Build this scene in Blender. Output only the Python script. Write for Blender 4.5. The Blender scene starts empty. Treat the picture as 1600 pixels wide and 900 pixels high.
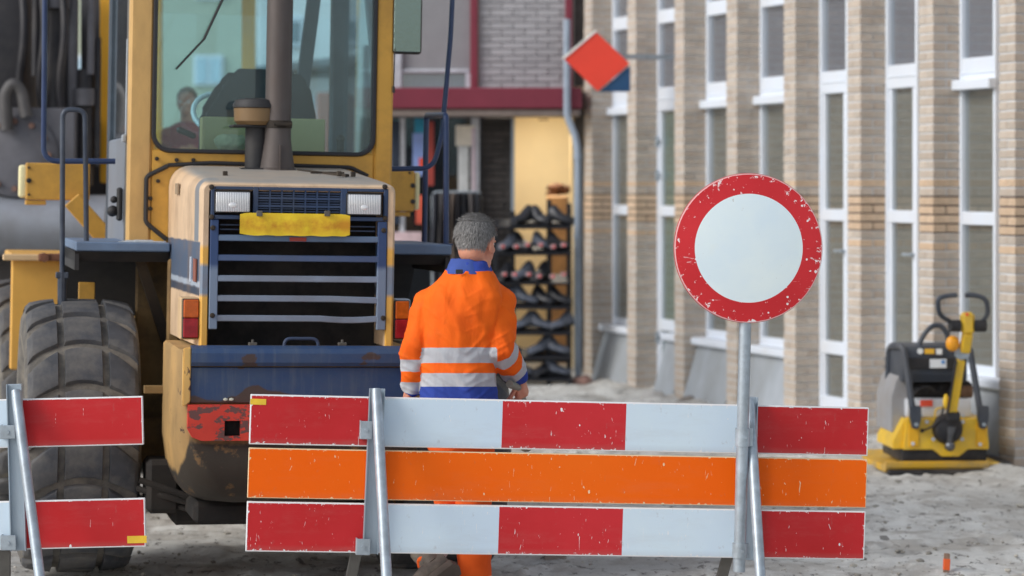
import bpy, bmesh, math, random
from mathutils import Vector, Matrix, Euler, noise
random.seed(7)
R = math.radians
sc = bpy.context.scene
col = sc.collection

# ------------------------------------------------------------------ camera
F, H, HY = 4000.0, 1.85, 291.0          # focal length in photo pixels, eye height, horizon row
cam_d = bpy.data.cameras.new('camera')
cam = bpy.data.objects.new('camera', cam_d); col.objects.link(cam)
cam.location = (0, 0, H); cam.rotation_euler = (R(90), 0, 0)
cam_d.sensor_width = 36; cam_d.lens = 36 * F / 1600
cam_d.shift_y = -(450 - HY) / 1600
cam_d.clip_start = 0.5; cam_d.clip_end = 3000
cam_d.dof.use_dof = True; cam_d.dof.focus_distance = 10.45; cam_d.dof.aperture_fstop = 2.5
sc.camera = cam
# ------------------------------------------------------------------ light
SUN_EL, SUN_AZ = 34, 242               # azimuth clockwise from +Y: behind the camera, to the left
w = bpy.data.worlds.new('World'); sc.world = w; w.use_nodes = True
nt = w.node_tree; nt.nodes.clear()
sky = nt.nodes.new('ShaderNodeTexSky'); sky.sky_type = 'NISHITA'; sky.sun_disc = False
sky.sun_elevation = R(SUN_EL); sky.sun_rotation = R(SUN_AZ); sky.dust_density = 1.5; sky.air_density = 1.0
hs = nt.nodes.new('ShaderNodeHueSaturation'); hs.inputs['Saturation'].default_value = 0.5
bg = nt.nodes.new('ShaderNodeBackground'); bg.inputs['Strength'].default_value = 0.13
ow = nt.nodes.new('ShaderNodeOutputWorld')
nt.links.new(sky.outputs[0], hs.inputs['Color']); nt.links.new(hs.outputs[0], bg.inputs['Color']); nt.links.new(bg.outputs[0], ow.inputs[0])
sd = bpy.data.lights.new('sun', 'SUN'); sd.energy = 1.4; sd.angle = R(25); sd.color = (1, .98, .95)
sun = bpy.data.objects.new('sun', sd); col.objects.link(sun)
az = R(SUN_AZ); sdir = Vector((math.sin(az) * math.cos(R(SUN_EL)), math.cos(az) * math.cos(R(SUN_EL)), math.sin(R(SUN_EL))))
sun.rotation_euler = sdir.to_track_quat('Z', 'Y').to_euler(); sun.location = (-8, -6, 12)
sc.view_settings.view_transform = 'Standard'; sc.view_settings.look = 'None'
sc.view_settings.exposure = 0.24; sc.view_settings.gamma = 1
sc.cycles.use_denoising = True

# ------------------------------------------------------------------ helpers
def at(px, py, Y): return Vector(((px - 800) * Y / F, Y, H - (py - HY) * Y / F))
def hit(M, px, py, axis, val):
    Mi = M.inverted(); o = Mi @ Vector((0, 0, H)); d = Mi.to_3x3() @ Vector(((px - 800) / F, 1, -(py - HY) / F))
    return o + d * ((val - o[axis]) / d[axis])
def lin(v):
    v /= 255.0
    return v / 12.92 if v <= .04045 else ((v + .055) / 1.055) ** 2.4
def C(r, g, b, k=0.75): return tuple(min(.92, lin(x) / k) for x in (r, g, b)) + (1,)

class Bm:
    def __init__(s): s.bm = bmesh.new()
    def _merge(s, t, M=None):
        me = bpy.data.meshes.new('tmp')
        if M is not None: bmesh.ops.transform(t, matrix=M, verts=t.verts)
        t.to_mesh(me); t.free(); s.bm.from_mesh(me); bpy.data.meshes.remove(me)
    def box(s, x0, x1, y0, y1, z0, z1, bev=0, M=None, seg=1):
        if x1 < x0: x0, x1 = x1, x0
        if y1 < y0: y0, y1 = y1, y0
        if z1 < z0: z0, z1 = z1, z0
        t = bmesh.new()
        bmesh.ops.create_cube(t, size=1)
        for v in t.verts: v.co = Vector(((v.co.x + .5) * (x1 - x0) + x0, (v.co.y + .5) * (y1 - y0) + y0, (v.co.z + .5) * (z1 - z0) + z0))
        if bev: bmesh.ops.bevel(t, geom=list(t.edges), offset=min(bev, .45 * min(x1 - x0, y1 - y0, z1 - z0)), segments=seg, affect='EDGES', profile=.6)
        s._merge(t, M); return s
    def bar(s, p0, p1, w, d, bev=0, up=(0, 1, 0)):
        p0, p1 = Vector(p0), Vector(p1); L = (p1 - p0).length; z = (p1 - p0).normalized()
        y = Vector(up); x = y.cross(z).normalized(); y = z.cross(x)
        M = Matrix((x, y, z)).transposed().to_4x4(); M.translation = p0
        return s.box(-w / 2, w / 2, -d / 2, d / 2, 0, L, bev, M)
    def rings(s, rs, closed=True, caps=True):
        bm = s.bm; vs = [[bm.verts.new(p) for p in r] for r in rs]
        n = len(rs[0])
        for a, b in zip(vs, vs[1:]):
            for i in range(n if closed else n - 1):
                j = (i + 1) % n
                try: bm.faces.new((a[i], a[j], b[j], b[i]))
                except ValueError: pass
        if caps and closed:
            for r in (vs[0][::-1], vs[-1]):
                try: bm.faces.new(r)
                except ValueError: pass
        return s
    def tube(s, pts, r, seg=10, fillet=0, rr=None, fn=5):
        pts = [Vector(p) for p in pts]
        if fillet:
            out = [pts[0]]
            for i in range(1, len(pts) - 1):
                a, b, c = pts[i - 1], pts[i], pts[i + 1]
                f = min(fillet, (a - b).length * .49, (c - b).length * .49)
                p, q = b + (a - b).normalized() * f, b + (c - b).normalized() * f
                for k in range(fn + 1):
                    t = k / fn; out.append(p * (1 - t) ** 2 + b * 2 * t * (1 - t) + q * t * t)
            pts = out + [pts[-1]]
        rs = []; T0 = (pts[1] - pts[0]).normalized()
        n = T0.orthogonal().normalized()
        for i, p in enumerate(pts):
            T = (pts[min(i + 1, len(pts) - 1)] - pts[max(i - 1, 0)]).normalized()
            n = (n - T * n.dot(T)).normalized(); b = T.cross(n)
            rad = rr[i] if rr else r
            rs.append([p + (n * math.cos(2 * math.pi * k / seg) + b * math.sin(2 * math.pi * k / seg)) * rad for k in range(seg)])
        return s.rings(rs)
    def cyl(s, p0, p1, r0, r1=None, seg=20):
        r1 = r0 if r1 is None else r1
        return s.tube([p0, p1], r0, seg, rr=[r0, r1])
    def lathe(s, prof, c=(0, 0, 0), axis='Z', seg=32):
        c = Vector(c); rs = []
        for r, h in prof:
            ring = []
            for k in range(seg):
                a = 2 * math.pi * k / seg; x, y = r * math.cos(a), r * math.sin(a)
                ring.append(c + {'Z': Vector((x, y, h)), 'Y': Vector((x, h, y)), 'X': Vector((h, x, y))}[axis])
            rs.append(ring)
        return s.rings(rs)
    def prism(s, poly, axis, a0, a1, bev=0):
        t = bmesh.new()
        def P(u, v, a): return {0: (a, u, v), 1: (u, a, v), 2: (u, v, a)}[axis]
        A = [t.verts.new(P(u, v, a0)) for u, v in poly]; Bv = [t.verts.new(P(u, v, a1)) for u, v in poly]
        n = len(poly); t.faces.new(A[::-1]); t.faces.new(Bv)
        for i in range(n): t.faces.new((A[i], A[(i + 1) % n], Bv[(i + 1) % n], Bv[i]))
        bmesh.ops.recalc_face_normals(t, faces=t.faces)
        if bev: bmesh.ops.bevel(t, geom=list(t.edges), offset=bev, segments=2, affect='EDGES')
        s._merge(t); return s
    def ball(s, c, r, sc_=(1, 1, 1), sub=3, M=None):
        t = bmesh.new(); bmesh.ops.create_icosphere(t, subdivisions=sub, radius=r)
        X = Matrix.Translation(c) @ (M.to_4x4() if M else Matrix()) @ Matrix.Diagonal((*sc_, 1))
        s._merge(t, X); return s
    def mesh(s, name, m, smooth=35):
        bmesh.ops.recalc_face_normals(s.bm, faces=s.bm.faces)
        me = bpy.data.meshes.new(name); s.bm.to_mesh(me); s.bm.free()
        if m: me.materials.append(m)
        if smooth:
            me.polygons.foreach_set('use_smooth', [True] * len(me.polygons)); me.set_sharp_from_angle(angle=R(smooth))
        return me
    def done(s, name, m, parent=None, smooth=35, loc=None, **kw):
        return link(name, s.mesh(name, m, smooth), parent, loc, **kw)
def link(name, me, parent=None, loc=None, **kw):
    o = bpy.data.objects.new(name, me); col.objects.link(o)
    if parent: o.parent = parent
    if loc is not None: o.location = loc
    for k, v in kw.items(): o[k] = v
    return o
def thing(name, label, cat, loc=(0, 0, 0), rot=(0, 0, 0), group=None):
    o = bpy.data.objects.new(name, None); col.objects.link(o); o.empty_display_size = .2
    o.location = loc; o.rotation_euler = rot; o['label'] = label; o['category'] = cat
    if group: o['group'] = group
    return o
def mtx(o): return Matrix.LocRotScale(o.location, o.rotation_euler, (1, 1, 1))

# ------------------------------------------------------------------ node helpers
class NT:
    def __init__(s, name):
        s.m = bpy.data.materials.new(name); s.m.use_nodes = True; s.t = s.m.node_tree; s.t.nodes.clear()
        s.out = s.t.nodes.new('ShaderNodeOutputMaterial')
        s.tc = s.t.nodes.new('ShaderNodeTexCoord')
    def n(s, ty, **kw):
        x = s.t.nodes.new(ty)
        for k, v in kw.items(): setattr(x, k, v)
        return x
    def l(s, a, b): s.t.links.new(a, b)
    def set(s, sock, v):
        if isinstance(v, bpy.types.NodeSocket): s.l(v, sock)
        else: sock.default_value = v
    def math(s, op, a, b=0.0, c=None, clamp=False):
        x = s.n('ShaderNodeMath', operation=op, use_clamp=clamp); s.set(x.inputs[0], a); s.set(x.inputs[1], b)
        if c is not None: s.set(x.inputs[2], c)
        return x.outputs[0]
    def mix(s, f, a, b, mode='MIX'):
        x = s.n('ShaderNodeMix', data_type='RGBA', blend_type=mode); s.set(x.inputs[0], f); s.set(x.inputs[6], a); s.set(x.inputs[7], b)
        return x.outputs[2]
    def coord(s, scale=(1, 1, 1)):
        mp = s.n('ShaderNodeMapping'); mp.inputs['Scale'].default_value = scale; s.l(s.tc.outputs['Object'], mp.inputs[0]); return mp.outputs[0]
    def noise(s, scale, detail=4, rough=.55, stretch=(1, 1, 1), dist=0):
        x = s.n('ShaderNodeTexNoise'); s.l(s.coord(stretch), x.inputs['Vector'])
        x.inputs['Scale'].default_value = scale; x.inputs['Detail'].default_value = detail; x.inputs['Roughness'].default_value = rough
        x.inputs['Distortion'].default_value = dist
        return x.outputs['Fac']
    def ramp(s, v, a, b, lo=0.0, hi=1.0):
        x = s.n('ShaderNodeMapRange', clamp=True); s.set(x.inputs[0], v); s.set(x.inputs[1], a); s.set(x.inputs[2], b); s.set(x.inputs[3], lo); s.set(x.inputs[4], hi)
        return x.outputs[0]
    def xyz(s):
        x = s.n('ShaderNodeSeparateXYZ'); s.l(s.tc.outputs['Object'], x.inputs[0]); return x.outputs
    def bsdf(s, color, rough=.6, metal=0.0, bump=None, bs=.3, bd=.002, spec=.5, coat=0, **kw):
        p = s.n('ShaderNodeBsdfPrincipled'); s.set(p.inputs['Base Color'], color); s.set(p.inputs['Roughness'], rough); s.set(p.inputs['Metallic'], metal)
        p.inputs['Specular IOR Level'].default_value = spec
        if coat: p.inputs['Coat Weight'].default_value = coat; p.inputs['Coat Roughness'].default_value = .25
        if bump is not None:
            b = s.n('ShaderNodeBump'); b.inputs['Strength'].default_value = bs; b.inputs['Distance'].default_value = bd; s.l(bump, b.inputs['Height']); s.l(b.outputs[0], p.inputs['Normal'])
        s.l(p.outputs[0], s.out.inputs[0]); return s.m
_mc = {}
def M(name, c, rough=.6, metal=0.0, var=.18, scale=9, dirt=None, dirt_amt=.5, dirt_scale=2.5, chip=None, chip_t=.66, chip_scale=14, bs=.25, bscale=60, spec=.5, rnd=0.0, stretch=(1, 1, 1)):
    if name in _mc: return _mc[name]
    t = NT(name)
    f = t.ramp(t.noise(scale, 5, .6, stretch), .3, .7, 1 - var, 1 + var)
    v = t.n('ShaderNodeVectorMath', operation='SCALE'); v.inputs[0].default_value = c[:3]; t.l(f, v.inputs['Scale'])
    color = v.outputs[0]
    if rnd:
        oi = t.n('ShaderNodeObjectInfo'); ge = t.n('ShaderNodeNewGeometry')
        rr = t.math('FRACT', t.math('ADD', oi.outputs['Random'], t.math('MULTIPLY', ge.outputs['Random Per Island'], 7.31)))
        v2 = t.n('ShaderNodeVectorMath', operation='SCALE'); t.l(color, v2.inputs[0]); t.l(t.ramp(rr, 0, 1, 1 - rnd, 1 + rnd), v2.inputs['Scale']); color = v2.outputs[0]
    ro = rough
    if dirt:
        df = t.math('MULTIPLY', t.ramp(t.noise(dirt_scale, 7, .68, stretch), .42, .68), dirt_amt)
        color = t.mix(df, color, dirt)
    bump = t.noise(bscale, 4, .6)
    if chip:
        cf = t.ramp(t.noise(chip_scale, 8, .62), chip_t, chip_t + .025)
        color = t.mix(cf, color, chip)
        bump = t.math('SUBTRACT', t.math('MULTIPLY', bump, .5), cf); ro = t.ramp(cf, 0, 1, rough, .9)
    _mc[name] = t.bsdf(color, ro, metal, bump, bs, .0015, spec)
    return _mc[name]
def glass(name, tint, refl=.08, rough=.02, dust=0.0, dustc=(.5, .5, .48, 1)):
    t = NT(name)
    tr = t.n('ShaderNodeBsdfTransparent'); tr.inputs[0].default_value = tint
    gl = t.n('ShaderNodeBsdfGlossy'); gl.inputs['Roughness'].default_value = rough; gl.inputs[0].default_value = (.95, .97, 1, 1)
    lw = t.n('ShaderNodeLayerWeight'); lw.inputs[0].default_value = .5
    mx = t.n('ShaderNodeMixShader'); t.l(t.math('ADD', t.math('POWER', lw.outputs['Facing'], 4.0), refl, clamp=True), mx.inputs[0]); t.l(tr.outputs[0], mx.inputs[1]); t.l(gl.outputs[0], mx.inputs[2])
    last = mx
    if dust:
        df = t.n('ShaderNodeBsdfDiffuse'); df.inputs[0].default_value = dustc
        m2 = t.n('ShaderNodeMixShader'); t.l(t.ramp(t.noise(3, 8, .7), .35, .75, dust * .3, dust), m2.inputs[0]); t.l(mx.outputs[0], m2.inputs[1]); t.l(df.outputs[0], m2.inputs[2]); last = m2
    t.l(last.outputs[0], t.out.inputs[0]); return t.m

GALV = M('galvanised_steel', C(158, 168, 176), .42, .45, .16, 22, dirt=C(110, 112, 112), dirt_amt=.45, dirt_scale=9, bscale=90)
GALV2 = M('galvanised_channel', C(150, 162, 172), .5, .35, .08, 12, dirt=C(120, 124, 126), dirt_amt=.35, dirt_scale=6)
DARKSTEEL = M('weathered_dark_steel', C(96, 94, 90), .65, .2, .2, 12, dirt=C(70, 62, 52), dirt_amt=.6)
YEL = M('worn_yellow_paint', C(196, 148, 62), .5, 0, .07, 4, dirt=C(122, 92, 50), dirt_amt=.6, dirt_scale=2.2, chip=C(70, 52, 38), chip_t=.74, chip_scale=13)
BEIGE = M('faded_beige_yellow_paint', C(196, 166, 126), .5, 0, .05, 4, dirt=C(140, 116, 88), dirt_amt=.5, dirt_scale=2.5, chip=C(90, 66, 48), chip_t=.76, chip_scale=16)
BLUE = M('dark_blue_paint', C(40, 58, 88), .45, 0, .12, 7, dirt=C(66, 68, 72), dirt_amt=.5, dirt_scale=4, chip=C(74, 56, 48), chip_t=.70, chip_scale=11)
BLUE2 = M('rail_blue_paint', C(30, 48, 84), .35, 0, .1, 9, dirt=C(70, 82, 104), dirt_amt=.35)
BLUEGREY = M('faded_blue_grey_paint', C(92, 112, 138), .5, 0, .08, 6, dirt=C(72, 80, 94), dirt_amt=.5)
BLACK = M('black_parts', C(34, 34, 37), .6, 0, .2, 9, dirt=C(72, 66, 58), dirt_amt=.4)
MUD = M('muddy_underbody', C(44, 38, 33), .85, 0, .3, 6, dirt=C(78, 64, 46), dirt_amt=.5, dirt_scale=5, bs=.6, bscale=25)
RUBBER = M('dusty_tyre_rubber', C(60, 62, 67), .82, 0, .2, 12, dirt=C(112, 108, 102), dirt_amt=.6, dirt_scale=5, chip=C(128, 126, 122), chip_t=.70, chip_scale=30, bs=.4, bscale=60)
GROOVE = M('dusty_tyre_carcass', C(84, 81, 77), .9, 0, .25, 14, dirt=C(126, 119, 108), dirt_amt=.8, dirt_scale=9)
SEAL = M('black_rubber_seal', C(38, 38, 42), .6, 0, .1)
WHITE = M('white_window_frame', C(200, 207, 220), .5, 0, .04, 5, dirt=C(186, 184, 182), dirt_amt=.4)

# ------------------------------------------------------------------ ground
def build_ground():
    def axis(a, b, n, far):
        L = [a + (b - a) * i / n for i in range(n + 1)]
        ext = [.15, .4, .9, 2, 4, 9, 20, 50, 120, 300, far]
        return [a - e for e in reversed(ext)] + L + [b + e for e in ext]
    xs = axis(-4.2, 5.0, 380, 700); ys = axis(9.6, 26.0, 620, 700)
    N = noise
    vs = []
    for y in ys:
        for x in xs:
            z = 0.0
            if -4.4 < x < 5.3 and 9.3 < y < 26.6:
                p = Vector((x * .8, y * .9, 0))
                h = N.noise(p) * .022 + N.noise(p * 2.6 + Vector((5, 1, 0))) * .014
                wv = N.noise(Vector((x * .6, y * .6, 8)))
                rid = 1 - abs(N.noise(Vector((x * .8 + wv, y * 2.4 + wv * 3, 3)))) * 3.5
                h += max(0, rid) * .022
                rough = max(0, N.noise(Vector((x * 1.3, y * 1.1, 12))) + .25) * 1.6
                h += rough * (N.noise(Vector((x * 9, y * 7, 2))) * .016 + N.noise(Vector((x * 24, y * 18, 7))) * .008) + N.noise(Vector((x * 34, y * 26, 7))) * .002
                cl = N.noise(Vector((x * 11, y * 10, 9)))
                if cl > .25: h += (cl - .25) * .05 * rough
                edge = min(1, max(0, (5.2 - x)), max(0, x + 4.3) * 3, max(0, y - 9.4) * 3)
                z = h * max(0, edge)
                fx = (x - 3.106) * -.9457 + (y - 17.7) * -.3251     # distance in front of the facade
                if -.1 < fx < .9: z += .05 * (1 - abs(fx - .3) / .6) * (.6 + N.noise(Vector((x * 3, y * 3, 1)))) if abs(fx - .3) < .6 else 0
                if y > 22.3 and x < 1.3: z += min(1, (y - 22.3)) * .05 * (.8 + N.noise(Vector((x * 2.5, y * 2.5, 4))))
            vs.append((x, y, z))
    nx, ny = len(xs), len(ys)
    fs = [(j * nx + i, j * nx + i + 1, (j + 1) * nx + i + 1, (j + 1) * nx + i) for j in range(ny - 1) for i in range(nx - 1)]
    me = bpy.data.meshes.new('ground'); me.from_pydata(vs, [], fs); me.polygons.foreach_set('use_smooth', [True] * len(fs))
    t = NT('sandy_ground')
    a = t.ramp(t.noise(1.1, 8, .62, (1, .9, 1)), .38, .62)
    b = t.ramp(t.noise(3.0, 9, .68, (1, .8, 1), .3), .46, .58)
    c_ = t.mix(a, C(164, 163, 159), C(200, 200, 196))
    c_ = t.mix(t.math('MULTIPLY', b, .5), c_, C(130, 123, 114))
    c_ = t.mix(t.ramp(t.noise(13, 7, .72, (1, .7, 1), .4), .575, .61, 0, .75), c_, C(84, 80, 76))
    c_ = t.mix(t.ramp(t.noise(60, 3, .6), .62, .7, 0, .4), c_, C(205, 202, 196))
    me.materials.append(t.bsdf(c_, .92, 0, t.noise(120, 6, .7), .5, .006, .2))
    link('ground', me, kind='structure')
build_ground()
def clods():
    rng = random.Random(11); b = Bm(); prim = []
    for v in range(5):
        t = bmesh.new(); bmesh.ops.create_icosphere(t, subdivisions=1, radius=1)
        for q in t.verts: q.co *= 1 + .5 * noise.noise(q.co * 2 + Vector((v * 5, 0, 0)))
        prim.append(([q.co.copy() for q in t.verts], [[q.index for q in f.verts] for f in t.faces])); t.free()
    vs, fs = [], []
    for i in range(2600):
        y = 11.6 + 12 * rng.random() ** 1.3; x = rng.uniform(-3.6, 4.4) * y / 17; r_ = .004 + .016 * rng.random() ** 4
        if (x - 3.106) * -.9457 + (y - 17.7) * -.3251 < .25: continue
        P, Q = rng.choice(prim); k = len(vs); a = rng.uniform(0, 6.28); c_, s_ = math.cos(a), math.sin(a); sx = rng.uniform(.8, 1.8)
        for p in P: vs.append((x + (p.x * c_ * sx - p.y * s_) * r_, y + (p.x * s_ * sx + p.y * c_) * r_, .016 + p.z * r_ * .7))
        fs += [[k + j for j in f] for f in Q]
    me = bpy.data.meshes.new('sand_clods'); me.from_pydata(vs, [], fs); me.materials.append(M('sandy_clod', C(142, 138, 130), .95, 0, .25, 6, rnd=.35)); o = link('sand_clods', me, kind='stuff')
    o['label'] = 'small sand clods and pebbles scattered over the dug up ground'; o['category'] = 'rubble'
clods()

# ------------------------------------------------------------------ facade of piers and tall windows
D = Vector((-.3251, .9457, 0)); Nn = Vector((-.9457, -.3251, 0)); W0 = Vector((3.106, 17.7, 0))
bld = thing('brick_building', 'long pale brick building with projecting piers and tall narrow white framed windows', 'building', W0, (0, 0, math.atan2(D.y, D.x) + math.pi))
# local frame: x = toward the camera along the wall (t), y = along rotated axis ; find sign of the street side
BM_ = mtx(bld); ly = (BM_.to_3x3() @ Vector((0, 1, 0)))
SG = 1 if ly.dot(Nn) > 0 else -1      # street side is local y*SG
def facade():
    CH = .0626; ZT = 4.4
    brick = M('pale_brick', C(172, 162, 150), .85, 0, .12, 30, dirt=C(160, 136, 116), dirt_amt=.45, dirt_scale=13, rnd=.13, bs=.5, bscale=90)
    brick_o = M('orange_brick', C(184, 162, 138), .85, 0, .12, 30, dirt=C(170, 138, 108), dirt_amt=.4, dirt_scale=10, rnd=.08, bs=.5, bscale=90)
    mort = M('white_mortar', C(182, 183, 184), .9, 0, .1, 12); mortd = M('dark_mortar', C(92, 82, 78), .9, 0, .1, 12)
    def brick_mesh(lx, ly_, m):
        b = Bm(); b.box(-lx / 2, lx / 2, -ly_ / 2, ly_ / 2, -.0255, .0255, .0035); return b.mesh('brick', m, 0)
    me = {(o, k): brick_mesh(*((.101, .212) if k == 0 else (.206, .102)), (brick, brick_o)[o]) for o in (0, 1) for k in (0, 1)}
    z_or = {}                    # course -> style
    base = 1.872
    def style(i):
        k = round((base - (i + .5) * CH) / CH)
        return 1 if k in (0, 2, 3, 4, 5, 7) else 0
    n = int(ZT / CH); stuff = Bm(); stuffo = Bm(); cnt = 0
    # pier positions: near front edge at local x = 1.1*k (k=0 is the pier left of window A)
    for k in [1, 0, -1, -2, -3, -4, -5, -6, 2, 3]:
        xe = 1.104 * k
        core = Bm(); core.box(xe - .21 + .007, xe - .007, SG * .02, SG * (.22 - .007), -.1, 1.525)
        core.box(xe - .21 + .007, xe - .007, SG * .02, SG * (.22 - .007), 1.785, ZT)
        pier = core.done('brick_pier', mort, bld, 0)
        jb = Bm(); jb.box(xe - .21 + .0065, xe - .0065, SG * .02, SG * (.22 - .0065), 1.525, 1.785)
        jb.done('mortar_band', mortd, pier, 0)
        zs = base - CH * round(base / CH)
        for i in range(-1, n):
            z = zs + i * CH; kk = round((base - z) / CH); o = 1 if kk in (0, 2, 3, 4, 5, 7) else 0
            par = (i % 2)
            for q in (0, 1):
                if par == 0: pos = (xe - .21 + .0535 + q * .106, SG * .112)
                else: pos = (xe - .105, SG * (.0575 + q * .110))
                jx, jy = random.uniform(-.0015, .0015), random.uniform(-.002, .002)
                if cnt < 296 and k <= 1 and z < 3.05:
                    ob = link('brick', me[(o, par)], pier, (pos[0] + jx, pos[1] + jy, z)); cnt += 1
                else:
                    dx, dy = ((.0505, .106) if par == 0 else (.103, .051))
                    (stuffo if o else stuff).box(pos[0] - dx + jx, pos[0] + dx + jx, pos[1] - dy + jy, pos[1] + dy + jy, z - .0255, z + .0255)
    stuff.done('brickwork', brick, bld, 0, kind='stuff'); stuffo.done('orange_brickwork', brick_o, bld, 0, kind='stuff')
    gl = glass('window_glass', (.86, .87, .86, 1), .10, .01)
    reflection_sheet = M('grey_painted_reflection', C(142, 141, 136), .9, 0, .1, 3, stretch=(1, 1, 8))  # grey brick reflection of the panes, put into the colour of a backing sheet
    dark = M('grey_transom_panel', C(136, 138, 152), .6, 0, .08, 3)
    gr = M('green_painted_reflection', C(126, 146, 134), .8, 0, .1)  # green reflection in the hinged door panes, painted on the sheet behind
    conc = M('rough_concrete_slab', C(148, 154, 160), .85, 0, .12, 5, dirt=C(118, 118, 114), dirt_amt=.5, dirt_scale=3, bs=.4, bscale=40, stretch=(1, 1, .4))
    meb = thing  # noqa
    types = {0: 'A', -1: 'B', -2: 'C', -3: 'D', -4: 'E', -5: 'F', -6: 'G', 1: 'C', 2: 'A'}
    for k, ty in types.items():
        x0 = 1.104 * k + .002; x1 = x0 + {'A': .495, 'B': .49, 'C': .485}.get(ty, .888)
        if x1 - x0 < .8: f_ = Bm(); f_.box(x1 + .006, x0 + .888, -SG * .05, -SG * .02, -.1, 4.39); f_.done('brick_infill', brick, bld, 0)
        fw = .032; y0, y1 = -SG * .05, SG * .018
        door = ty in 'BCF'
        zt, zh = (2.56, .17) if ty in 'BC' else (2.52, .21)             # white transom head
        zb = .04 if door else .56
        fr = Bm()
        def bx(a, b, c, d, yy=(y0, y1), bv=.004): fr.box(a, b, yy[0], yy[1], c, d, bv)
        bx(x0, x0 + fw, zb, 4.3); bx(x1 - fw, x1, zb, 4.3)
        if door: bx(x0 + fw + .002, x0 + fw + .044, zb + .02, zt, (-SG * .04, SG * .006)); bx(x1 - fw - .060, x1 - fw - .002, zb + .02, zt, (-SG * .04, SG * .006))
        a, b = x0 + fw + .001, x1 - fw - .001
        bx(a, b, zt, zt + zh, (y0, y1 - SG * .004)); bx(a, b, zt + zh * .5 - .006, zt + zh * .5 + .004, (y0, y1 + SG * .004))
        bx(a, b, 3.3, 3.42, (y0, y1 - SG * .004))
        if not door or ty == 'A': fr.box(x0 - .03, x1 + .01, SG * .012, SG * .075, zt - .01, zt + .06, .006)
        rails = [(1.585, 1.675)] + ([(.565, .665), (zb, zb + .2)] if door else [(zb, zb + .07)])
        for c, d in rails: bx(a, b, c, d, (y0, y1 - SG * .005))
        wn = fr.done('window', WHITE, bld, 30)
        lo = sorted(rails); zz = [lo[0][1]] + [v for r in lo[1:] for v in r] + [zt]
        for i in range(0, len(zz) - 1, 2):
            g = Bm(); g.box(a, b, -SG * .018, -SG * .012, zz[i], zz[i + 1]); g.done('pane', gl, wn, 0)
        g = Bm(); g.box(a, b, -SG * .018, -SG * .012, zt + zh, 3.3); g.done('pane', gl, wn, 0)
        g = Bm(); g.box(a, b, -SG * .018, -SG * .012, 3.42, 4.3); g.done('pane', gl, wn, 0)
        bl = Bm(); bl.box(a, b, -SG * .045, -SG * .04, zb + .06, zt); bl.done('reflection_sheet', gr if ty == 'F' else reflection_sheet, wn, 0)
        bl = Bm(); bl.box(a, b, -SG * .045, -SG * .04, zt + .02, 4.3); bl.done('transom_blind', dark, wn, 0)
        if door:
            for z in (1.36, ) if ty in 'BC' else (2.25, 1.95, .50):
                h = Bm(); h.cyl((x0 + fw + .03 if ty == 'F' else x1 - fw - .03, SG * .01, z), (x0 + fw + .03 if ty == 'F' else x1 - fw - .03, SG * .045, z), .012, seg=8)
                if ty == 'F': h.cyl((x0 + .03, SG * .03, z - .05), (x0 + .03, SG * .03, z + .05), .014, seg=8)
                else: h.box(x1 - fw - .14, x1 - fw - .02, SG * .04, SG * .052, z - .011, z + .011, .004)
                h.done('hinge' if ty == 'F' else 'handle', GALV, wn)
        if not door or ty == 'F':
            xs0 = x0 - .002 if ty != 'F' else x0 + .42
            s = Bm(); s.box(xs0, x0 + .888, SG * .0, SG * .16, .50, .565, .012); s.done('sill', WHITE, wn, 30)
            s = Bm()
            P = [(SG * .03, .50), (SG * .10, .50), (SG * .245, .0), (SG * .245, -.1), (SG * .03, -.1)]
            s.prism(P, 0, xs0 + .01, x0 + .884); s.done('concrete_slab', conc, bld, 0)
        else:
            s = Bm(); s.box(x0 - .0, x1, SG * .0, SG * .20, -.1, .035, .01); s.done('doorstep', conc, wn, 0)
    inner = Bm(); inner.box(-6.82, 4.0, -SG * .20, -SG * 6, -.1, 6.5)
    inner.done('back_wall', M('building_core', C(80, 76, 70), .9), bld, 0)
    up = Bm(); up.box(-6.83, 4.0, -SG * .02, -SG * .24, 4.401, 6.5); up.done('upper_wall', brick, bld, 0)
    rf = Bm(); rf.box(-6.9, 4.1, SG * .1, -SG * 6.1, 6.501, 6.62, .02); rf.done('roof', conc, bld, 0)
facade()
# downpipe and loose bits at the far corner
def downpipe():
    b = Bm(); p = at(903, 300, 23.7)
    X = p.x
    b.tube([(X - .10, 23.75, 3.4), (X - .10, 23.75, 2.50), (X - .02, 23.72, 2.30), (X, 23.7, 2.15), (X, 23.7, .08)], .034, 12, .05)
    for z in (.6, 1.35, 2.1): b.cyl((X, 23.7, z), (X, 23.7, z + .05), .041, seg=12)
    o = b.done('downpipe', M('grey_zinc_pipe', C(140, 152, 166), .45, .3, .1, 8)); o['label'] = 'grey zinc downpipe running down the corner between shop and brick building'; o['category'] = 'downpipe'
downpipe()
def rocks():
    m = M('reddish_stone', C(128, 100, 92), .9, 0, .2, 12); m2 = M('grey_rubble', C(112, 106, 100), .9, 0, .2, 12)
    for px, py, Y, r, mm, lab in ((910, 600, 23.4, .09, m, 'reddish brick rubble lump at the foot of the grey downpipe'), (1078, 616, 21.6, .07, m2, 'small grey stone lying against a sloping concrete slab behind the sign'),
                                (1066, 620, 21.4, .055, m2, 'smaller grey stone left of the slab stone behind the barrier'), (1020, 606, 21.9, .08, M('pale_stone', C(176, 174, 170), .9), 'pale stone block by the foot of the hinged door')):
        b = Bm(); b.ball((0, 0, 0), r, (1.3, 1, .8), 3)
        for v in b.bm.verts: v.co *= 1 + .35 * noise.noise(v.co * 14 + Vector((px, 0, 0)))
        p = at(px, py, Y); o = b.done('stone', mm, None, 60, (p.x, p.y, r * .5)); o['label'] = lab; o['category'] = 'stone'
rocks()

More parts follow.
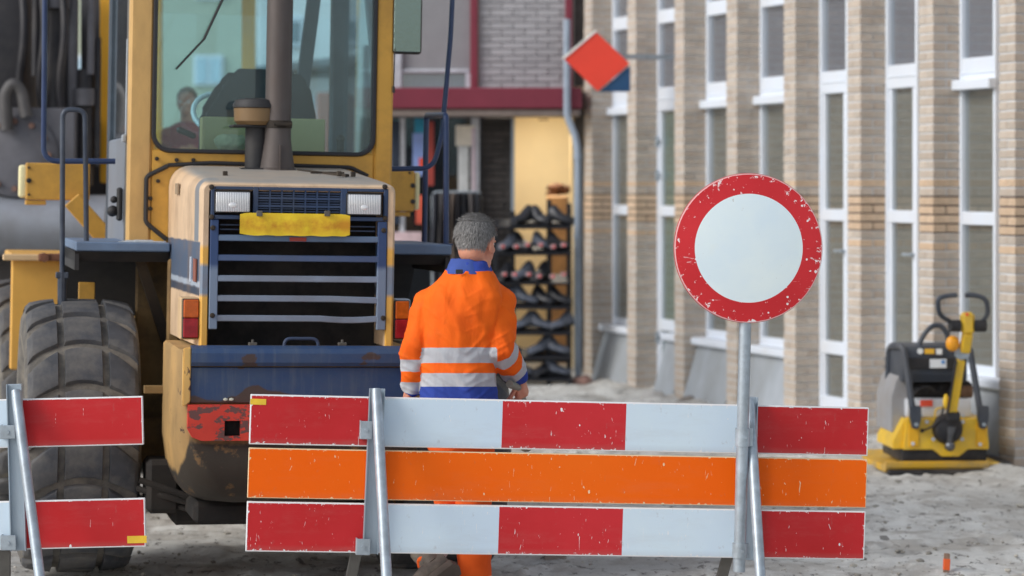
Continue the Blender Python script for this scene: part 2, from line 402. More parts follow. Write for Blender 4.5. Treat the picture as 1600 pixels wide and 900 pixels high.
# ------------------------------------------------------------------ shop building
def shop():
    Y = 24.3; s = F / Y
    sb = thing('shop_building', 'shop with maroon canopy beam, grey brick upper wall and warmly lit doorway', 'building', (0, Y, 0))
    def X(px): return (px - 800) / s
    def Z(py): return H - (py - HY) / s
    maroon = M('maroon_paint', C(112, 40, 56), .5, 0, .08, 4)
    b = Bm(); b.box(X(560), X(907), -.5, .1, Z(172), Z(140), .01); b.done('canopy_beam', maroon, sb)
    b = Bm(); b.box(X(560), X(905), -.45, .1, Z(183), Z(172) - .004, .01); b.done('soffit_board', M('grey_soffit', C(140, 128, 122), .8), sb)
    gb = M('grey_wall_brick', C(150, 150, 154), .85, 0, .1, 20, rnd=.12, bs=.4, bscale=60)
    db = M('dark_wall_brick', C(66, 62, 60), .85, 0, .15, 20, rnd=.2, bs=.4, bscale=60)
    mo = M('grey_mortar', C(126, 126, 128), .9); mo2 = M('dark_grey_mortar', C(56, 54, 52), .9)
    def wall(name, x0, x1, z0, z1, yy, mb, mm, top=2.95):
        w_ = Bm(); w_.box(x0, x1, yy, yy + .2, z0, z1); w = w_.done(name, mm, sb, 0)
        bb = Bm(); bb.box(.005, .215, -.05, .05, .005, .057, .003); me = bb.mesh('brick', mb, 0); st = Bm()
        z = z0; i = 0
        while z < z1 - .03:
            x = x0 - (.11 if i % 2 else 0)
            while x < x1 - .02:
                if x >= x0 - .001 and x + .22 <= x1 + .001 and z < top: link('brick', me, w, (x, yy + .038, z))
                else: st.box(max(x, x0) + .005, min(x + .215, x1), yy - .012, yy + .03, z + .005, z + .057)
                x += .22
            z += .0626; i += 1
        st.done('brickwork', mb, w, 0, kind='stuff')
    wall('upper_wall', X(748), X(884), Z(140) + .01, 5.2, .0, gb, mo, 3.4)
    wall('brick_pillar', X(752), X(799), 0, Z(183) - .01, .05, db, mo2, 3)
    for px in (741, 889):
        b = Bm(); b.box(X(px - 6), X(px + 6), -.06, .1, Z(140) + .005, 5.2, .01); b.done('maroon_post', maroon, sb)
    # upper window left of the wall
    b = Bm(); b.box(X(560), X(734), .05, .25, Z(112), 5.2); b.done('upper_panel', M('grey_cladding', C(128, 128, 132), .7, 0, .05), sb)
    b = Bm(); b.box(X(560), X(734), .02, .10, Z(114), Z(108), .01); b.box(X(727), X(735), .0, .1, Z(139), Z(114)); b.box(X(600), X(628), .0, .1, Z(139), Z(60), .01)
    wf = b.done('window', M('grey_window_frame', C(168, 172, 180), .6), sb)
    b = Bm(); b.box(X(628), X(727), .09, .1, Z(139), Z(114)); b.done('pane', glass('shop_upper_glass', (.85, .9, .95, 1), .12), wf, 0)
    b = Bm(); b.box(X(560), X(734), .16, .2, Z(140), Z(112)); b.done('curtain', M('pale_curtain', C(146, 152, 164), .8, 0, .1, 6, stretch=(3, 1, .3)), wf, 0)
    # shopfront glazing left of the pillar
    wh = M('shop_white_frame', C(186, 188, 194), .5)
    b = Bm()
    for a, c in ((606, 612), (625, 633), (736, 749)): b.box(X(a), X(c), -.04, .06, 0, Z(183) - .005, .006)
    b.box(X(560), X(752), -.02, .05, 0, .5); sf = b.done('shop_window', wh, sb)
    b = Bm(); b.box(X(560), X(736), .0, .01, .5, Z(184)); b.done('pane', glass('shopfront_glass', (.55, .58, .6, 1), .06), sf, 0)
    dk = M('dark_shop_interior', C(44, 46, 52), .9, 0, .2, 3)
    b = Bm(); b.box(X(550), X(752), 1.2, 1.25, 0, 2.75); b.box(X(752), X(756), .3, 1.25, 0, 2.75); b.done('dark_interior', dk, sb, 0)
    posters = [((648, 665), (185, 208), C(40, 130, 160)), ((645, 664), (208, 275), C(120, 140, 190)), ((664, 678), (190, 290), C(150, 60, 52)), ((655, 668), (247, 262), C(208, 70, 44)),
               ((712, 742), (196, 228), C(206, 198, 184)), ((716, 732), (229, 300), C(188, 190, 190)), ((737, 743), (200, 340), C(186, 170, 178)), ((650, 663), (305, 350), C(186, 80, 60)), ((612, 624), (190, 350), C(30, 40, 56))]
    for i, ((a, c), (d, e), cc) in enumerate(posters):
        b = Bm(); b.box(X(a), X(c), -.03 - i * .004, -.027 - i * .004, Z(e), Z(d)); b.done('poster', M('poster_%d' % i, cc, .6, 0, .25, 5), sb, 0)
    b = Bm(); b.box(X(612), X(660), -.09, -.084, Z(381), Z(362)); b.done('banner', M('pink_white_banner', C(196, 172, 176), .7, 0, .2, 10), sb, 0)
    # doorway interior, warm
    warm = M('warm_plaster_wall', C(226, 200, 164), .85, 0, .06, 2)
    b = Bm(); b.box(X(800), X(803), .05, 2.4, 0, 2.75); b.box(X(800), X(893) + 1.0, 2.4, 2.5, 0, 2.75); b.box(X(893) + .01, X(896) + .01, .1, 1.0, 0, 2.75)
    b.box(X(800), X(893) + 1.0, .05, 2.5, 2.75, 2.8); b.done('entrance_room', warm, sb, 0)
    b = Bm(); b.box(X(799) - .002, X(804), -.02, .05, 0, Z(183) - .01); b.done('door_frame', GALV2, sb, 0)
    b = Bm(); b.box(X(842), X(858), .4, .5, Z(186), Z(184), .004); b.done('ceiling_lamp', M('dark_lamp', C(120, 96, 70), .6), sb, 0)
    b = Bm(); b.box(X(858), X(893), 1.3, 1.9, 0, Z(306), .02); b.done('counter', M('orange_brown_counter', C(176, 140, 104), .7), sb, 0)
    b = Bm()
    for i in range(16): b.ball((random.uniform(X(864), X(892)), 1.5 + random.uniform(-.1, .1), Z(303) + random.uniform(0, .08)), random.uniform(.03, .06), (1.4, 1, .7), 1)
    b.done('bric_a_brac', M('brown_goods', C(112, 78, 60), .7, 0, .3, 20), sb)
    L = bpy.data.lights.new('shop_lamp', 'AREA'); L.energy = 15; L.color = (1, .96, .88); L.size = .5
    lo = bpy.data.objects.new('shop_lamp', L); col.objects.link(lo); lo.location = (X(850), Y + 1.3, 2.70)
    # outer dark side walls
    b = Bm(); b.box(X(560), X(905), 2.6, 6, 0, 5.2); b.box(X(896) + .012, X(909) + .3, .16, .9, -.05, 5.2); b.done('rear_wall', M('rear_wall_grey', C(120, 116, 112), .9), sb, 0)
shop()
def garments():
    Y = 23.9; s = F / Y; X = lambda px: (px - 800) / s; Z = lambda py: H - (py - HY) / s
    e = thing('garment_rail', 'rail of dark and greyish garments standing outside the shop window', 'clothes rail', (X(715), Y, 0)); ox = X(715)
    b = Bm(); b.tube([(X(676) - ox, 0, .03), (X(676) - ox, 0, Z(300)), (X(752) - ox, 0, Z(300)), (X(752) - ox, 0, .03)], .012, 8, .05); b.done('rail_frame', GALV, e)
    cs = [C(34, 36, 44), C(70, 68, 70), C(40, 42, 50), C(112, 100, 92), C(52, 50, 54), C(30, 32, 38), C(88, 84, 84), C(38, 40, 46)]
    for i, c in enumerate(cs):
        px = 680 + i * 9.4; rs = []; L = random.uniform(.75, 1.0); zt = Z(302)
        for k in range(10):
            t = k / 9; w_ = .03 + .012 * math.sin(t * 5 + i); d = .10 + .12 * min(1, t * 5); z = zt - t * L
            rs.append([Vector((X(px) - ox + w_ * math.cos(a) + .01 * math.sin(t * 7 + i), d * math.sin(a) * (1 + .1 * math.sin(a * 3 + t * 4)), z)) for a in [2 * math.pi * q / 14 for q in range(14)]])
        b = Bm(); b.rings(rs); b.done('garment', M('garment_%d' % i, c, .85, 0, .25, 8), e, 60)
garments()
def shoe_rack():
    Y = 23.4; s = F / Y
    def X(px): return (px - 800) / s
    def Z(py): return H - (py - HY) / s
    blk = M('rack_black', C(26, 28, 34), .5, .1, .1)
    rk = thing('shoe_rack', 'tall black metal display rack full of dark shoes outside the shop doorway', 'rack', (X(835), Y, 0))
    x0, x1 = X(772) - X(835), X(893) - X(835)
    b = Bm()
    for x, zt in ((X(889) - X(835), Z(318)), (X(858) - X(835), Z(312)), (X(801) - X(835), Z(330)), (X(775) - X(835), Z(345))): b.box(x - .022, x + .022, -.02, .02, .03, zt, .004)
    b.done('upright', blk, rk)
    for x in (X(889), X(795)):
        b = Bm(); b.box(x - X(835) - .02, x - X(835) + .02, -.3, .3, .03, .10, .01); b.done('foot', blk, rk)
    b = Bm(); b.box(x0, x1, -.03, .03, Z(592), Z(580), .01); b.box(x0, x1, -.03, .03, Z(566), Z(562)); b.done('cross_bar', blk, rk)
    shelf = Bm(); shelf.box(x0, x1, -.14, .14, -.012, .012, .006, Matrix.Rotation(R(14), 4, 'X')); ms = shelf.mesh('shelf', blk)
    rows = [338, 379, 425, 463, 503, 541, 575]
    ordn = ['top', 'second', 'third', 'fourth', 'fifth', 'sixth', 'lowest']
    shoe_m = [M('black_leather', C(36, 38, 44), .4, 0, .3, 12), M('blue_grey_leather', C(78, 84, 96), .4, 0, .35, 14)]
    def shoe(mt):
        b = Bm(); rs = []
        for i in range(11):
            t = i / 10; y = -.14 + .28 * t
            wd = .036 + .016 * math.sin(math.pi * min(1, t * 1.1)) - (.012 if t < .08 else 0); hh = (.035 + .02 * t if t < .5 else .045 + .05 * min(1, (t - .5) * 3))
            if t > .93: hh *= .9
            rs.append([Vector((wd * math.cos(a), y, max(-.01, hh * math.sin(a)))) for a in [2 * math.pi * k / 12 for k in range(12)]])
        b.rings(rs); return b.mesh('upper', mt, 50)
    def sole(): b = Bm(); b.box(-.04, .04, -.145, .145, -.028, -.008, .012); return b.mesh('sole', blk)
    mu = [shoe(m) for m in shoe_m]; msl = sole()
    tag_m = M('price_tag_white', C(160, 142, 144), .6); tag_r = M('price_tag_red', C(200, 70, 70), .6)
    pos = ['leftmost', 'left of centre', 'right of centre', 'rightmost']
    for ri, py in enumerate(rows):
        z = Z(py + 12)
        link('shelf', ms, rk, (0, 0, z))
        if ri in (1, 2):
            for k in range(6):
                xx = x0 + .06 + k * .11 + random.uniform(-.012, .012); zt2 = z + random.uniform(-.01, .01)
                b = Bm(); b.box(xx, xx + .05, -.185, -.18, zt2 + .03, zt2 + .066); pt = b.done('price_tag', tag_m, rk, 0)
                c = Bm(); c.box(xx + .02, xx + .042, -.19, -.186, zt2 + .034, zt2 + .056); c.done('red_print', tag_r, pt, 0)
        for k in range(4):
            if (ri, k) in ((0, 0), (2, 3), (5, 1)): continue
            xx = X(835) + x0 + .12 + k * .155 + random.uniform(-.03, .03)
            e = thing('shoe', '%s dark shoe on the %s shelf of the black rack' % (pos[k], ordn[ri]), 'shoe', (xx, Y - .03, z + .05), (R(14), 0, R(random.choice((random.uniform(40, 85), random.uniform(-70, -20), random.uniform(60, 110))))), 'dark shoes on the display rack')
            for me_, nm in ((mu[1 if ri > 2 and k in (0, 1) else random.choice((0, 0, 1))], 'upper'), (msl, 'sole')):
                o = link(nm, me_, e); o.scale = (1.3, .85, 1.15)
shoe_rack()
def diamond_sign():
    Y = 22.2; s = F / Y
    def P(px, py): return Vector(((px - 800) / s, H - (py - HY) / s))
    c = P(932, 96); e = thing('hanging_sign', 'red diamond shop sign with a dark blue corner fixed high on the brick building', 'sign', (c.x, Y, c.y))
    red = M('bright_red_sign', C(214, 62, 44), .4, 0, .05, 4); blue = M('dark_blue_sign', C(26, 66, 104), .4, 0, .05, 4); wh = M('sign_white_edge', C(232, 214, 210), .4)
    pts = [P(881, 92), P(934, 143), P(984, 100), P(931, 50)]
    b = Bm(); b.prism([tuple(p - c) for p in pts], 1, -.05, .05, .006); b.done('red_diamond', red, e)
    p0, p1 = P(881, 92) - c, P(931, 50) - c
    b = Bm(); b.bar((p0.x - .01, 0, p0.y), (p1.x, 0, p1.y + .01), .02, .12); b.done('white_edge', wh, e)
    q = [P(943, 143), P(984, 143), P(984, 101.5), P(978, 107)]
    b = Bm(); b.prism([tuple(p - c) for p in (P(936, 143), P(984.5, 143), P(984.5, 102))], 1, -.03, .07, .004); b.done('blue_corner', blue, e)
    b = Bm(); b.bar((0, .1, .05), (.9, .35, .05), .04, .04); b.done('bracket', GALV, e)
diamond_sign()

# ------------------------------------------------------------------ wheel loader
LD = thing('wheel_loader', 'old yellow and blue wheel loader with dented grille and blank yellow plate', 'wheel loader', (-.938, 11.2, 0), (0, R(1.0), R(13)))
ML = mtx(LD)
def Lp(px, py, y): return hit(ML, px, py, 1, y)
def loader():
    # hood paint: beige on top, blue-grey band, pale stripe, touched-up patches on the rim
    t = NT('hood_paint'); X, Y, Z = t.xyz()
    n = t.noise(2.5, 6, .6); base = t.mix(t.ramp(n, .35, .7), C(204, 176, 144), C(184, 158, 130))
    zz = t.math('ADD', Z, t.math('MULTIPLY', t.math('SUBTRACT', t.noise(9, 3), .5), .02))
    def band(a, b, soft=.004): return t.math('MULTIPLY', t.ramp(zz, a - soft, a + soft), t.ramp(zz, b - soft, b + soft, 1, 0))
    zl = lambda py: Lp(300, py, .3).z
    side = t.ramp(Y, .012, .02)
    c = t.mix(t.math('MULTIPLY', side, band(zl(447), zl(376))), base, C(70, 84, 104))
    c = t.mix(t.math('MULTIPLY', side, band(zl(445), zl(436))), c, C(150, 160, 172))
    c = t.mix(t.math('MULTIPLY', side, band(zl(458), zl(446))), c, C(50, 60, 76))
    stripe = t.math('MULTIPLY', t.ramp(Y, .05, .055), t.ramp(Y, .17, .175, 1, 0))
    c = t.mix(t.math('MULTIPLY', t.math('MULTIPLY', stripe, band(zl(376), zl(262))), t.ramp(X, -.37, -.365, 1, 0)), c, C(112, 118, 124))
    rim = t.math('SUBTRACT', 1, side)
    zr = lambda py: Lp(320, py, 0).z
    c = t.mix(t.math('MULTIPLY', rim, band(zr(600), zr(385), .01)), c, C(206, 158, 74))
    c = t.mix(t.math('MULTIPLY', rim, band(zr(461), zr(413), .01)), c, C(112, 124, 140))
    d = t.math('MULTIPLY', t.ramp(t.noise(5, 8, .7, (1, 1, .5)), .48, .72), .6)
    c = t.mix(d, c, C(122, 96, 72))
    ge = t.n('ShaderNodeNewGeometry'); sn = t.n('ShaderNodeSeparateXYZ'); t.l(ge.outputs['Normal'], sn.inputs[0]); c = t.mix(t.math('MULTIPLY', t.ramp(sn.outputs[2], .8, .97), t.ramp(t.noise(4, 6, .6), .2, .6, .6, 1)), c, C(142, 138, 132))
    ch = t.ramp(t.noise(22, 8, .65), .71, .73); c = t.mix(ch, c, C(72, 56, 46))
    hood_m = t.bsdf(c, .5, 0, t.noise(30, 4), .15, .001)
    xl, xr = Lp(312, 400, 0).x, Lp(618, 400, 0).x
    zt = Lp(465, 286, 0).z; zb = Lp(465, 541, 0).z
    def U(x0, x1, z0, z1, r, y, nc=6, rz=0):
        pts = [(x0, z0), (x0, z0 + (z1 - z0) * .3), (x0, z0 + (z1 - z0) * .6), (x0, z1 - r)]
        for k in range(1, nc): a = math.pi - k / nc * math.pi / 2; pts.append((x0 + r + r * math.cos(a), z1 - r + r * math.sin(a)))
        pts += [(x0 + r, z1), ((x0 + x1) / 2, z1 + rz), (x1 - r, z1)]
        for k in range(1, nc): a = math.pi / 2 - k / nc * math.pi / 2; pts.append((x1 - r + r * math.cos(a), z1 - r + r * math.sin(a)))
        pts += [(x1, z1 - r), (x1, z0 + (z1 - z0) * .6), (x1, z0 + (z1 - z0) * .3), (x1, z0)]
        return [Vector((p[0], y, p[1])) for p in pts]
    ztf = Lp(430, 261, 1.1).z
    secs = [U(xl - .035, xr + .02, zb, ztf, .10, 1.1), U(xl - .02, xr + .012, zb, zt + (ztf - zt) * .5, .08, .5), U(xl - .004, xr + .003, zb, zt + .012, .055, .10), U(xl, xr, zb, zt + .002, .04, .03),
            U(xl + .004, xr - .004, zb, zt - .003, .038, .010), U(xl + .014, xr - .014, zb, zt - .012, .03, 0), U(xl + .036, xr - .036, zb, zt - .034, .012, .002), U(xl + .040, xr - .040, zb, zt - .038, .01, .012), U(xl + .041, xr - .041, zb, zt - .039, .01, .30)]
    b = Bm(); b.rings(secs, closed=False, caps=False); hood = b.done('hood', hood_m, LD, 40)
    for (px, py) in ((352, 276), (552, 277), (530, 276)): b = Bm(); p = Lp(px, py - 4, .35); b.box(p.x - .01, p.x + .01, .34, .37, p.z - .01, p.z + .014, .003); b.done('hood_knob', MUD, hood)
    b = Bm()
    p0, p1 = Lp(470, 266, .8), Lp(540, 276, .45); b.bar((p0.x, .85, zt + .062), (p1.x, .40, zt + .040), .02, .012, up=(0, 0, 1)); b.bar((p0.x + .02, .62, zt + .052), (p1.x + .02, .62, zt + .052), .02, .012, up=(0, 0, 1))
    b.done('hood_latch', MUD, hood)
    b = Bm(); p = Lp(288, 290, .6)
    b.box(xl - .036, xl - .028, .66, .78, p.z - .04, p.z + .01); b.done('worn_label', M('worn_label_grey', C(136, 118, 96), .7), hood)
    b = Bm(); q = Lp(303, 421, .2); b.box(xl - .012, xl - .006, .06, .16, q.z - .05, q.z + .05); b.done('red_reflector', M('faded_red_reflector', C(138, 84, 70), .4), hood)
    b = Bm(); b.box(xl - .016, xl - .010, .24, .26, q.z - .055, q.z + .055); b.done('white_mark', WHITE, hood)
    b = Bm(); b.box(xl + .03, xr - .03, .28, .30, zb - .05, zt - .04); b.done('radiator', M('oily_black_radiator', C(24, 24, 26), .8, 0, .4, 8, dirt=C(52, 48, 44), dirt_amt=.5, dirt_scale=8, bs=.8, bscale=20), LD)
    # upper grille panel with openings
    def gx(px, y=.0): return Lp(px, 400, y).x
    def gz(py, px=465, y=.0): return Lp(px, py, y).z
    g0, g1 = gz(344), gz(293)
    b = Bm(); yA, yB = -.004, .03
    b.box(gx(328), gx(334), yA, yB, g0, g1, .003); b.box(gx(394), gx(402), yA, yB, g0, g1, .002); b.box(gx(531), gx(541), yA, yB, g0, g1, .002); b.box(gx(598), gx(605), yA, yB, g0, g1, .003)
    for a, c in ((334, 394), (541, 598)):
        b.box(gx(a) + .0005, gx(c) - .0005, yA + .001, yB, g0, g0 + .018, .002); b.box(gx(a) + .0005, gx(c) - .0005, yA + .001, yB, g1 - .014, g1, .002)
    b.box(gx(402) + .0005, gx(531) - .0005, yA + .001, yB, g0, g0 + .026, .002); b.box(gx(402) + .0005, gx(531) - .0005, yA + .001, yB, g1 - .014, g1, .002)
    up = b.done('upper_grille', BLUE, LD, 30)
    b = Bm(); b.box(gx(402), gx(531), .024, .03, g0 + .02, g1 - .01); b.done('grille_backing', M('painted_grille_shade', C(14, 15, 20), .8), up, 0)  # near-black sheet paints the shade behind the louvres
    b = Bm(); z0, z1 = g0 + .026, g1 - .014
    for i in range(1, 7): x = gx(402) + (gx(531) - gx(402)) * i / 7; b.box(x - .003, x + .003, .001, .02, z0, z1)
    for i in range(1, 3): z = z0 + (z1 - z0) * i / 3; b.box(gx(402), gx(531), .000, .02, z - .005, z + .005)
    for i in range(3):
        for j in range(1, 3): z = z0 + (z1 - z0) * (i + j / 3) / 3; b.box(gx(402), gx(531), .008, .018, z - .003, z + .003)
    b.done('louvre', BLUE, up, 0)
    for px, py in ((331, 292), (602, 292), (331, 339), (602, 341), (333, 356), (600, 360), (332, 493), (599, 497)):
        b = Bm(); p = Lp(px, py, -.01); b.lathe([(0, -.012), (.008, -.011), (.0115, -.006), (.0115, .012)], (p.x, 0, p.z), 'Y', 10); b.done('bolt', MUD, LD)
    # headlights
    for (a, c, d, e) in ((335, 392, 298, 333), (541, 597, 302, 337)):
        xa, xb = Lp(a, 316, -.01).x, Lp(c, 316, -.01).x; za, zb_ = Lp((a + c) / 2, e, -.01).z, Lp((a + c) / 2, d, -.01).z
        b = Bm(); b.box(xa, xb, -.012, .03, za, zb_, .008, seg=2); hl = b.done('headlight', BLACK, LD)
        t = NT('ribbed_lens_%d' % a); X, Y, Z = t.xyz()
        cx, cz = (xa + xb) / 2, za + (zb_ - za) * .36
        rib = t.n('ShaderNodeTexWave', wave_type='BANDS', bands_direction='X'); t.l(t.coord(), rib.inputs[0]); rib.inputs['Scale'].default_value = 42
        rib2 = t.math('MULTIPLY', rib.outputs['Fac'], 1)
        lm = t.bsdf(t.mix(rib2, C(226, 228, 232), C(160, 162, 168)), .2, .35, rib2, .5, .003); 
        b = Bm(); b.box(xa + .006, xb - .006, -.019, -.010, za + .006, zb_ - .006, .005, seg=2); b.done('lens', lm, hl, 30)
        b = Bm(); b.ball((cx, -.0175, cz), .018, (1, .25, .7), 3); b.done('bulb_bowl', M('bright_reflector', C(250, 250, 250), .1, .3, .0), hl)
    # lower grille frame and bars
    zlow = gz(515)
    for a, c in ((328, 341), (590, 604)):
        t = NT('grille_post_paint_%d' % a); X, Y, Z = t.xyz()
        f = t.ramp(t.math('ADD', Z, t.math('MULTIPLY', t.noise(12, 3), .03)), gz(418), gz(408))
        cc = t.mix(f, C(108, 122, 142), C(46, 66, 104)); ch = t.ramp(t.noise(25, 8, .65), .68, .70)
        b = Bm(); b.box(gx(a), gx(c), -.002, .028, zlow, g0 - .002, .003)
        b.done('grille_post', t.bsdf(t.mix(ch, cc, C(92, 76, 66)), .5, 0, t.noise(40), .15, .001), LD)
    for i, py in enumerate((372, 403, 435, 466, 497)):
        m = (BLUEGREY, BLUEGREY, M('grey_grille_bar', C(118, 130, 148), .5, 0, .08, 6, dirt=C(96, 90, 86), dirt_amt=.5, chip=C(120, 90, 60), chip_t=.74))[min(2, i)]
        if i == 1: m = M('blue_grille_bar', C(66, 84, 118), .5, 0, .1, 6, dirt=C(84, 82, 84), dirt_amt=.5)
        z = gz(py + 1); b = Bm(); xs = [gx(341) + (gx(590) - gx(341)) * k / 14 for k in range(15)]; rs = []
        for k, x in enumerate(xs):
            dz = 0; dy = 0
            if i == 4 and k > 9: dz = -.006 * math.sin((k - 9) / 5 * math.pi); dy = .006 * math.sin((k - 9) / 5 * math.pi)
            if i == 3 and k > 10: dz = -.005 * (k - 10) / 4; dy = -.006 * math.sin((k - 10) / 4 * math.pi)
            hgt = .0135
            rs.append([Vector((x, .004 + dy, z - hgt + dz)), Vector((x, .0 + dy, z - hgt + .003 + dz)), Vector((x, .0 + dy, z + hgt - .003 + dz)), Vector((x, .006 + dy, z + hgt + dz)), Vector((x, .03 + dy, z + hgt + dz)), Vector((x, .03 + dy, z + hgt - .004 + dz)), Vector((x, .012 + dy, z - hgt + .004 + dz))])
        b.rings(rs); b.done('grille_bar', m, LD, 20)
    b = Bm(); b.box(gx(405), gx(530), .05, .06, gz(362), gz(346)); [b.box(gx(345), gx(588), .04, .055, gz(py + 2), gz(py)) for py in (352, 359)]; b.done('inner_slat', BLUE, LD, 0)
    b = Bm(); b.box(gx(452), gx(478), -.006, -.001, gz(377), gz(371)); b.done('red_label', M('red_label', C(150, 60, 50), .5), LD, 0)
    # plate
    t = NT('plate_yellow'); n = t.noise(7, 6, .65, (1, 1, 1.4)); X, Y, Z = t.xyz()
    blot = t.math('MULTIPLY', t.ramp(t.noise(11, 5, .6), .42, .62), t.ramp(t.math('ABSOLUTE', t.math('SUBTRACT', Z, gz(351))), .01, .045, 1, .15))
    pm = t.bsdf(t.mix(blot, C(238, 186, 36), C(186, 130, 24)), .45, 0, t.noise(18, 3), .2, .002)
    b = Bm(); xs = [gx(374, -.03) + (gx(546, -.03) - gx(374, -.03)) * k / 24 for k in range(25)]; rs = []
    za, zb_ = gz(368.5, 460, -.03), gz(333.5, 460, -.03)
    for k, x in enumerate(xs):
        wv = .003 * math.sin(k * .9) + .002 * math.sin(k * 2.1); e = .007 if k in (0, 24) else (.002 if k in (1, 23) else 0)
        rs.append([Vector((x, -.032 + wv, za + e + .0015 * math.sin(k * 1.3))), Vector((x, -.034 + wv * .3, (za + zb_) / 2)), Vector((x, -.031 + wv * .5, zb_ - e)), Vector((x, -.028 + wv * .5, zb_ - e)), Vector((x, -.030 + wv * .3, (za + zb_) / 2)), Vector((x, -.028 + wv, za + e + .0015 * math.sin(k * 1.3)))])
    b.rings(rs); pl = b.done('licence_plate', pm, LD, 60)
    for px in (406, 512):
        b = Bm(); p = Lp(px, 335, -.04); b.cyl((p.x, -.045, p.z), (p.x, .0, p.z), .009, seg=8); b.box(p.x - .014, p.x + .012, -.040, -.034, p.z - .008, p.z + .016, .002); b.done('plate_clip', DARKSTEEL, pl)
    # handle on bumper
    zbt = Lp(465, 544, -.1).z
    b = Bm(); a, c = Lp(444, 540, -.1).x, Lp(497, 540, -.1).x; zh = Lp(470, 529, -.1).z
    b.tube([(a, -.1, zbt - .02), (a, -.1, zh), (c, -.1, zh), (c, -.1, zbt - .02)], .0075, 10, .03); b.done('lift_handle', BLUE, LD)
    b = Bm()
    for px in (395, 535): p = Lp(px, 538, -.05); b.box(p.x - .018, p.x + .018, -.06, -.03, p.z - .006, p.z + .008, .002); b.cyl((p.x, -.045, p.z), (p.x, -.045, p.z + .02), .006, seg=6)
    b.done('latch', DARKSTEEL, LD)
    # tail lights
    for side in (-1, 1):
        if side < 0: xa, xb = Lp(281, 500, .02).x, Lp(311, 500, .02).x
        else: xa, xb = xr + .002, xr + .075
        za, zc = gz(530), gz(468)
        b = Bm(); b.box(xa, xb, .02, .12, za - .005, zc + .005, .006); tl = b.done('tail_light', BEIGE if side < 0 else GALV, LD)
        x0, x1 = (xa + .014, xb - .004) if side < 0 else (xa + .004, xb - .008)
        zm = (za + zc) / 2 + .004
        b = Bm(); b.box(x0, x1, .004, .02, zm, zc - .004, .004); b.done('amber_lens', M('amber_lens', C(176, 82, 26), .2, 0, .25, 30), tl)
        b = Bm(); b.box(x0, x1, .004, .02, za + .004, zm - .003, .004); b.done('red_lens', M('red_lens', C(140, 26, 34), .2, 0, .3, 30), tl)
        b = Bm(); b.box(x0 - .004, x1 + .003, .012, .021, za, zc, .003); b.done('lens_frame', BLACK, tl)
    # counterweight
    def Cz(py): return Lp(465, py, -.15).z
    xc0, xc1 = Lp(297, 600, -.15).x, Lp(648, 600, -.15).x
    cxm = (xc0 + xc1) / 2; hw = (xc1 - xc0) / 2
    t = NT('counterweight_paint'); X, Y, Z = t.xyz()
    ns = t.noise(5, 7, .65); Z = t.math('ADD', Z, t.ramp(X, xc0 - .045, xc0 + .005, .26, 0)); f = t.ramp(t.math('ADD', Z, t.math('MULTIPLY', t.math('SUBTRACT', ns, .5), .10)), Cz(694), Cz(678))
    base = t.mix(t.ramp(t.noise(3, 6), .35, .7), C(166, 132, 82), C(126, 102, 66))
    cw = t.mix(f, C(48, 41, 33), base)
    ru = t.ramp(t.noise(9, 8, .65), .58, .64); cw = t.mix(t.math('MULTIPLY', ru, t.ramp(f, 0, 1, .75, .2)), cw, C(112, 84, 50))
    cw = t.mix(t.ramp(t.noise(16, 8, .65), .66, .69), cw, C(64, 50, 42))
    cwm = t.bsdf(cw, .75, 0, t.noise(30, 6), .5, .004)
    def plan(hw_, yr, ch, yf, z):
        return [Vector((cxm - hw_ - .0, yf, z)), Vector((cxm - hw_, yr + ch * 1.6, z)), Vector((cxm - hw_ + ch * .35, yr + ch * .5, z)), Vector((cxm - hw_ + ch, yr, z)), Vector((cxm - hw_ + ch + .02, yr, z)), Vector((cxm + hw_ - ch - .02, yr, z)), Vector((cxm + hw_ - ch, yr, z)),
                Vector((cxm + hw_ - ch * .35, yr + ch * .5, z)), Vector((cxm + hw_, yr + ch * 1.6, z)), Vector((cxm + hw_, yf, z))]
    H2 = hw + .045
    b = Bm(); lv = [(H2 - .01, -.115, .05, zb - .012), (H2, -.12, .05, zb - .024), (H2, -.12, .05, Cz(640)), (H2, -.125, .05, Cz(684)), (H2, -.135, .07, Cz(700)), (H2 - .01, -.16, .10, Cz(725)), (H2 - .02, -.15, .13, Cz(752)), (H2 - .05, -.10, .14, Cz(776)), (H2 - .09, 0, .15, Cz(790)), (H2 - .12, .1, .15, Cz(795))]
    b.rings([plan(a, yr, ch, .62, z) for a, yr, ch, z in lv]); cwt = b.done('counterweight', cwm, LD, 40)
    for v in (): pass
    RUST = C(66, 53, 49)
    t = NT('chipped_blue_bumper'); c_ = t.mix(t.ramp(t.noise(6, 6), .4, .7), C(38, 62, 98), C(56, 72, 96))
    c_ = t.mix(t.ramp(t.noise(5.5, 7, .55, (1, 1, 1.6)), .60, .63), c_, RUST)
    c_ = t.mix(t.ramp(t.noise(8, 5, .6, (4, 1, .3)), .5, .8, 0, .45), c_, C(98, 104, 108))
    X, Y, Z = t.xyz(); low = t.math('SUBTRACT', t.math('MULTIPLY', t.noise(3.2, 4, .5, (1, 1, .6)), .30), t.math('SUBTRACT', Z, Cz(640)))
    c_ = t.mix(t.ramp(low, .09, .097), c_, C(70, 56, 50)); c_ = t.mix(t.ramp(t.noise(40, 5, .7), .6, .8, 0, .35), c_, C(84, 92, 104))
    bb = t.bsdf(c_, .5, 0, t.noise(30, 5), .35, .002)
    b = Bm(); prof = [(-.13, Cz(541)), (-.155, Cz(545)), (-.168, Cz(552)), (-.168, Cz(566)), (-.155, Cz(572)), (-.125, Cz(573)), (-.10, Cz(541))]
    b.rings([[Vector((x, y, z)) for y, z in prof] for x in (xc0 + .004, xc1 - .004)]); b.done('bumper_lip', bb, LD, 30)
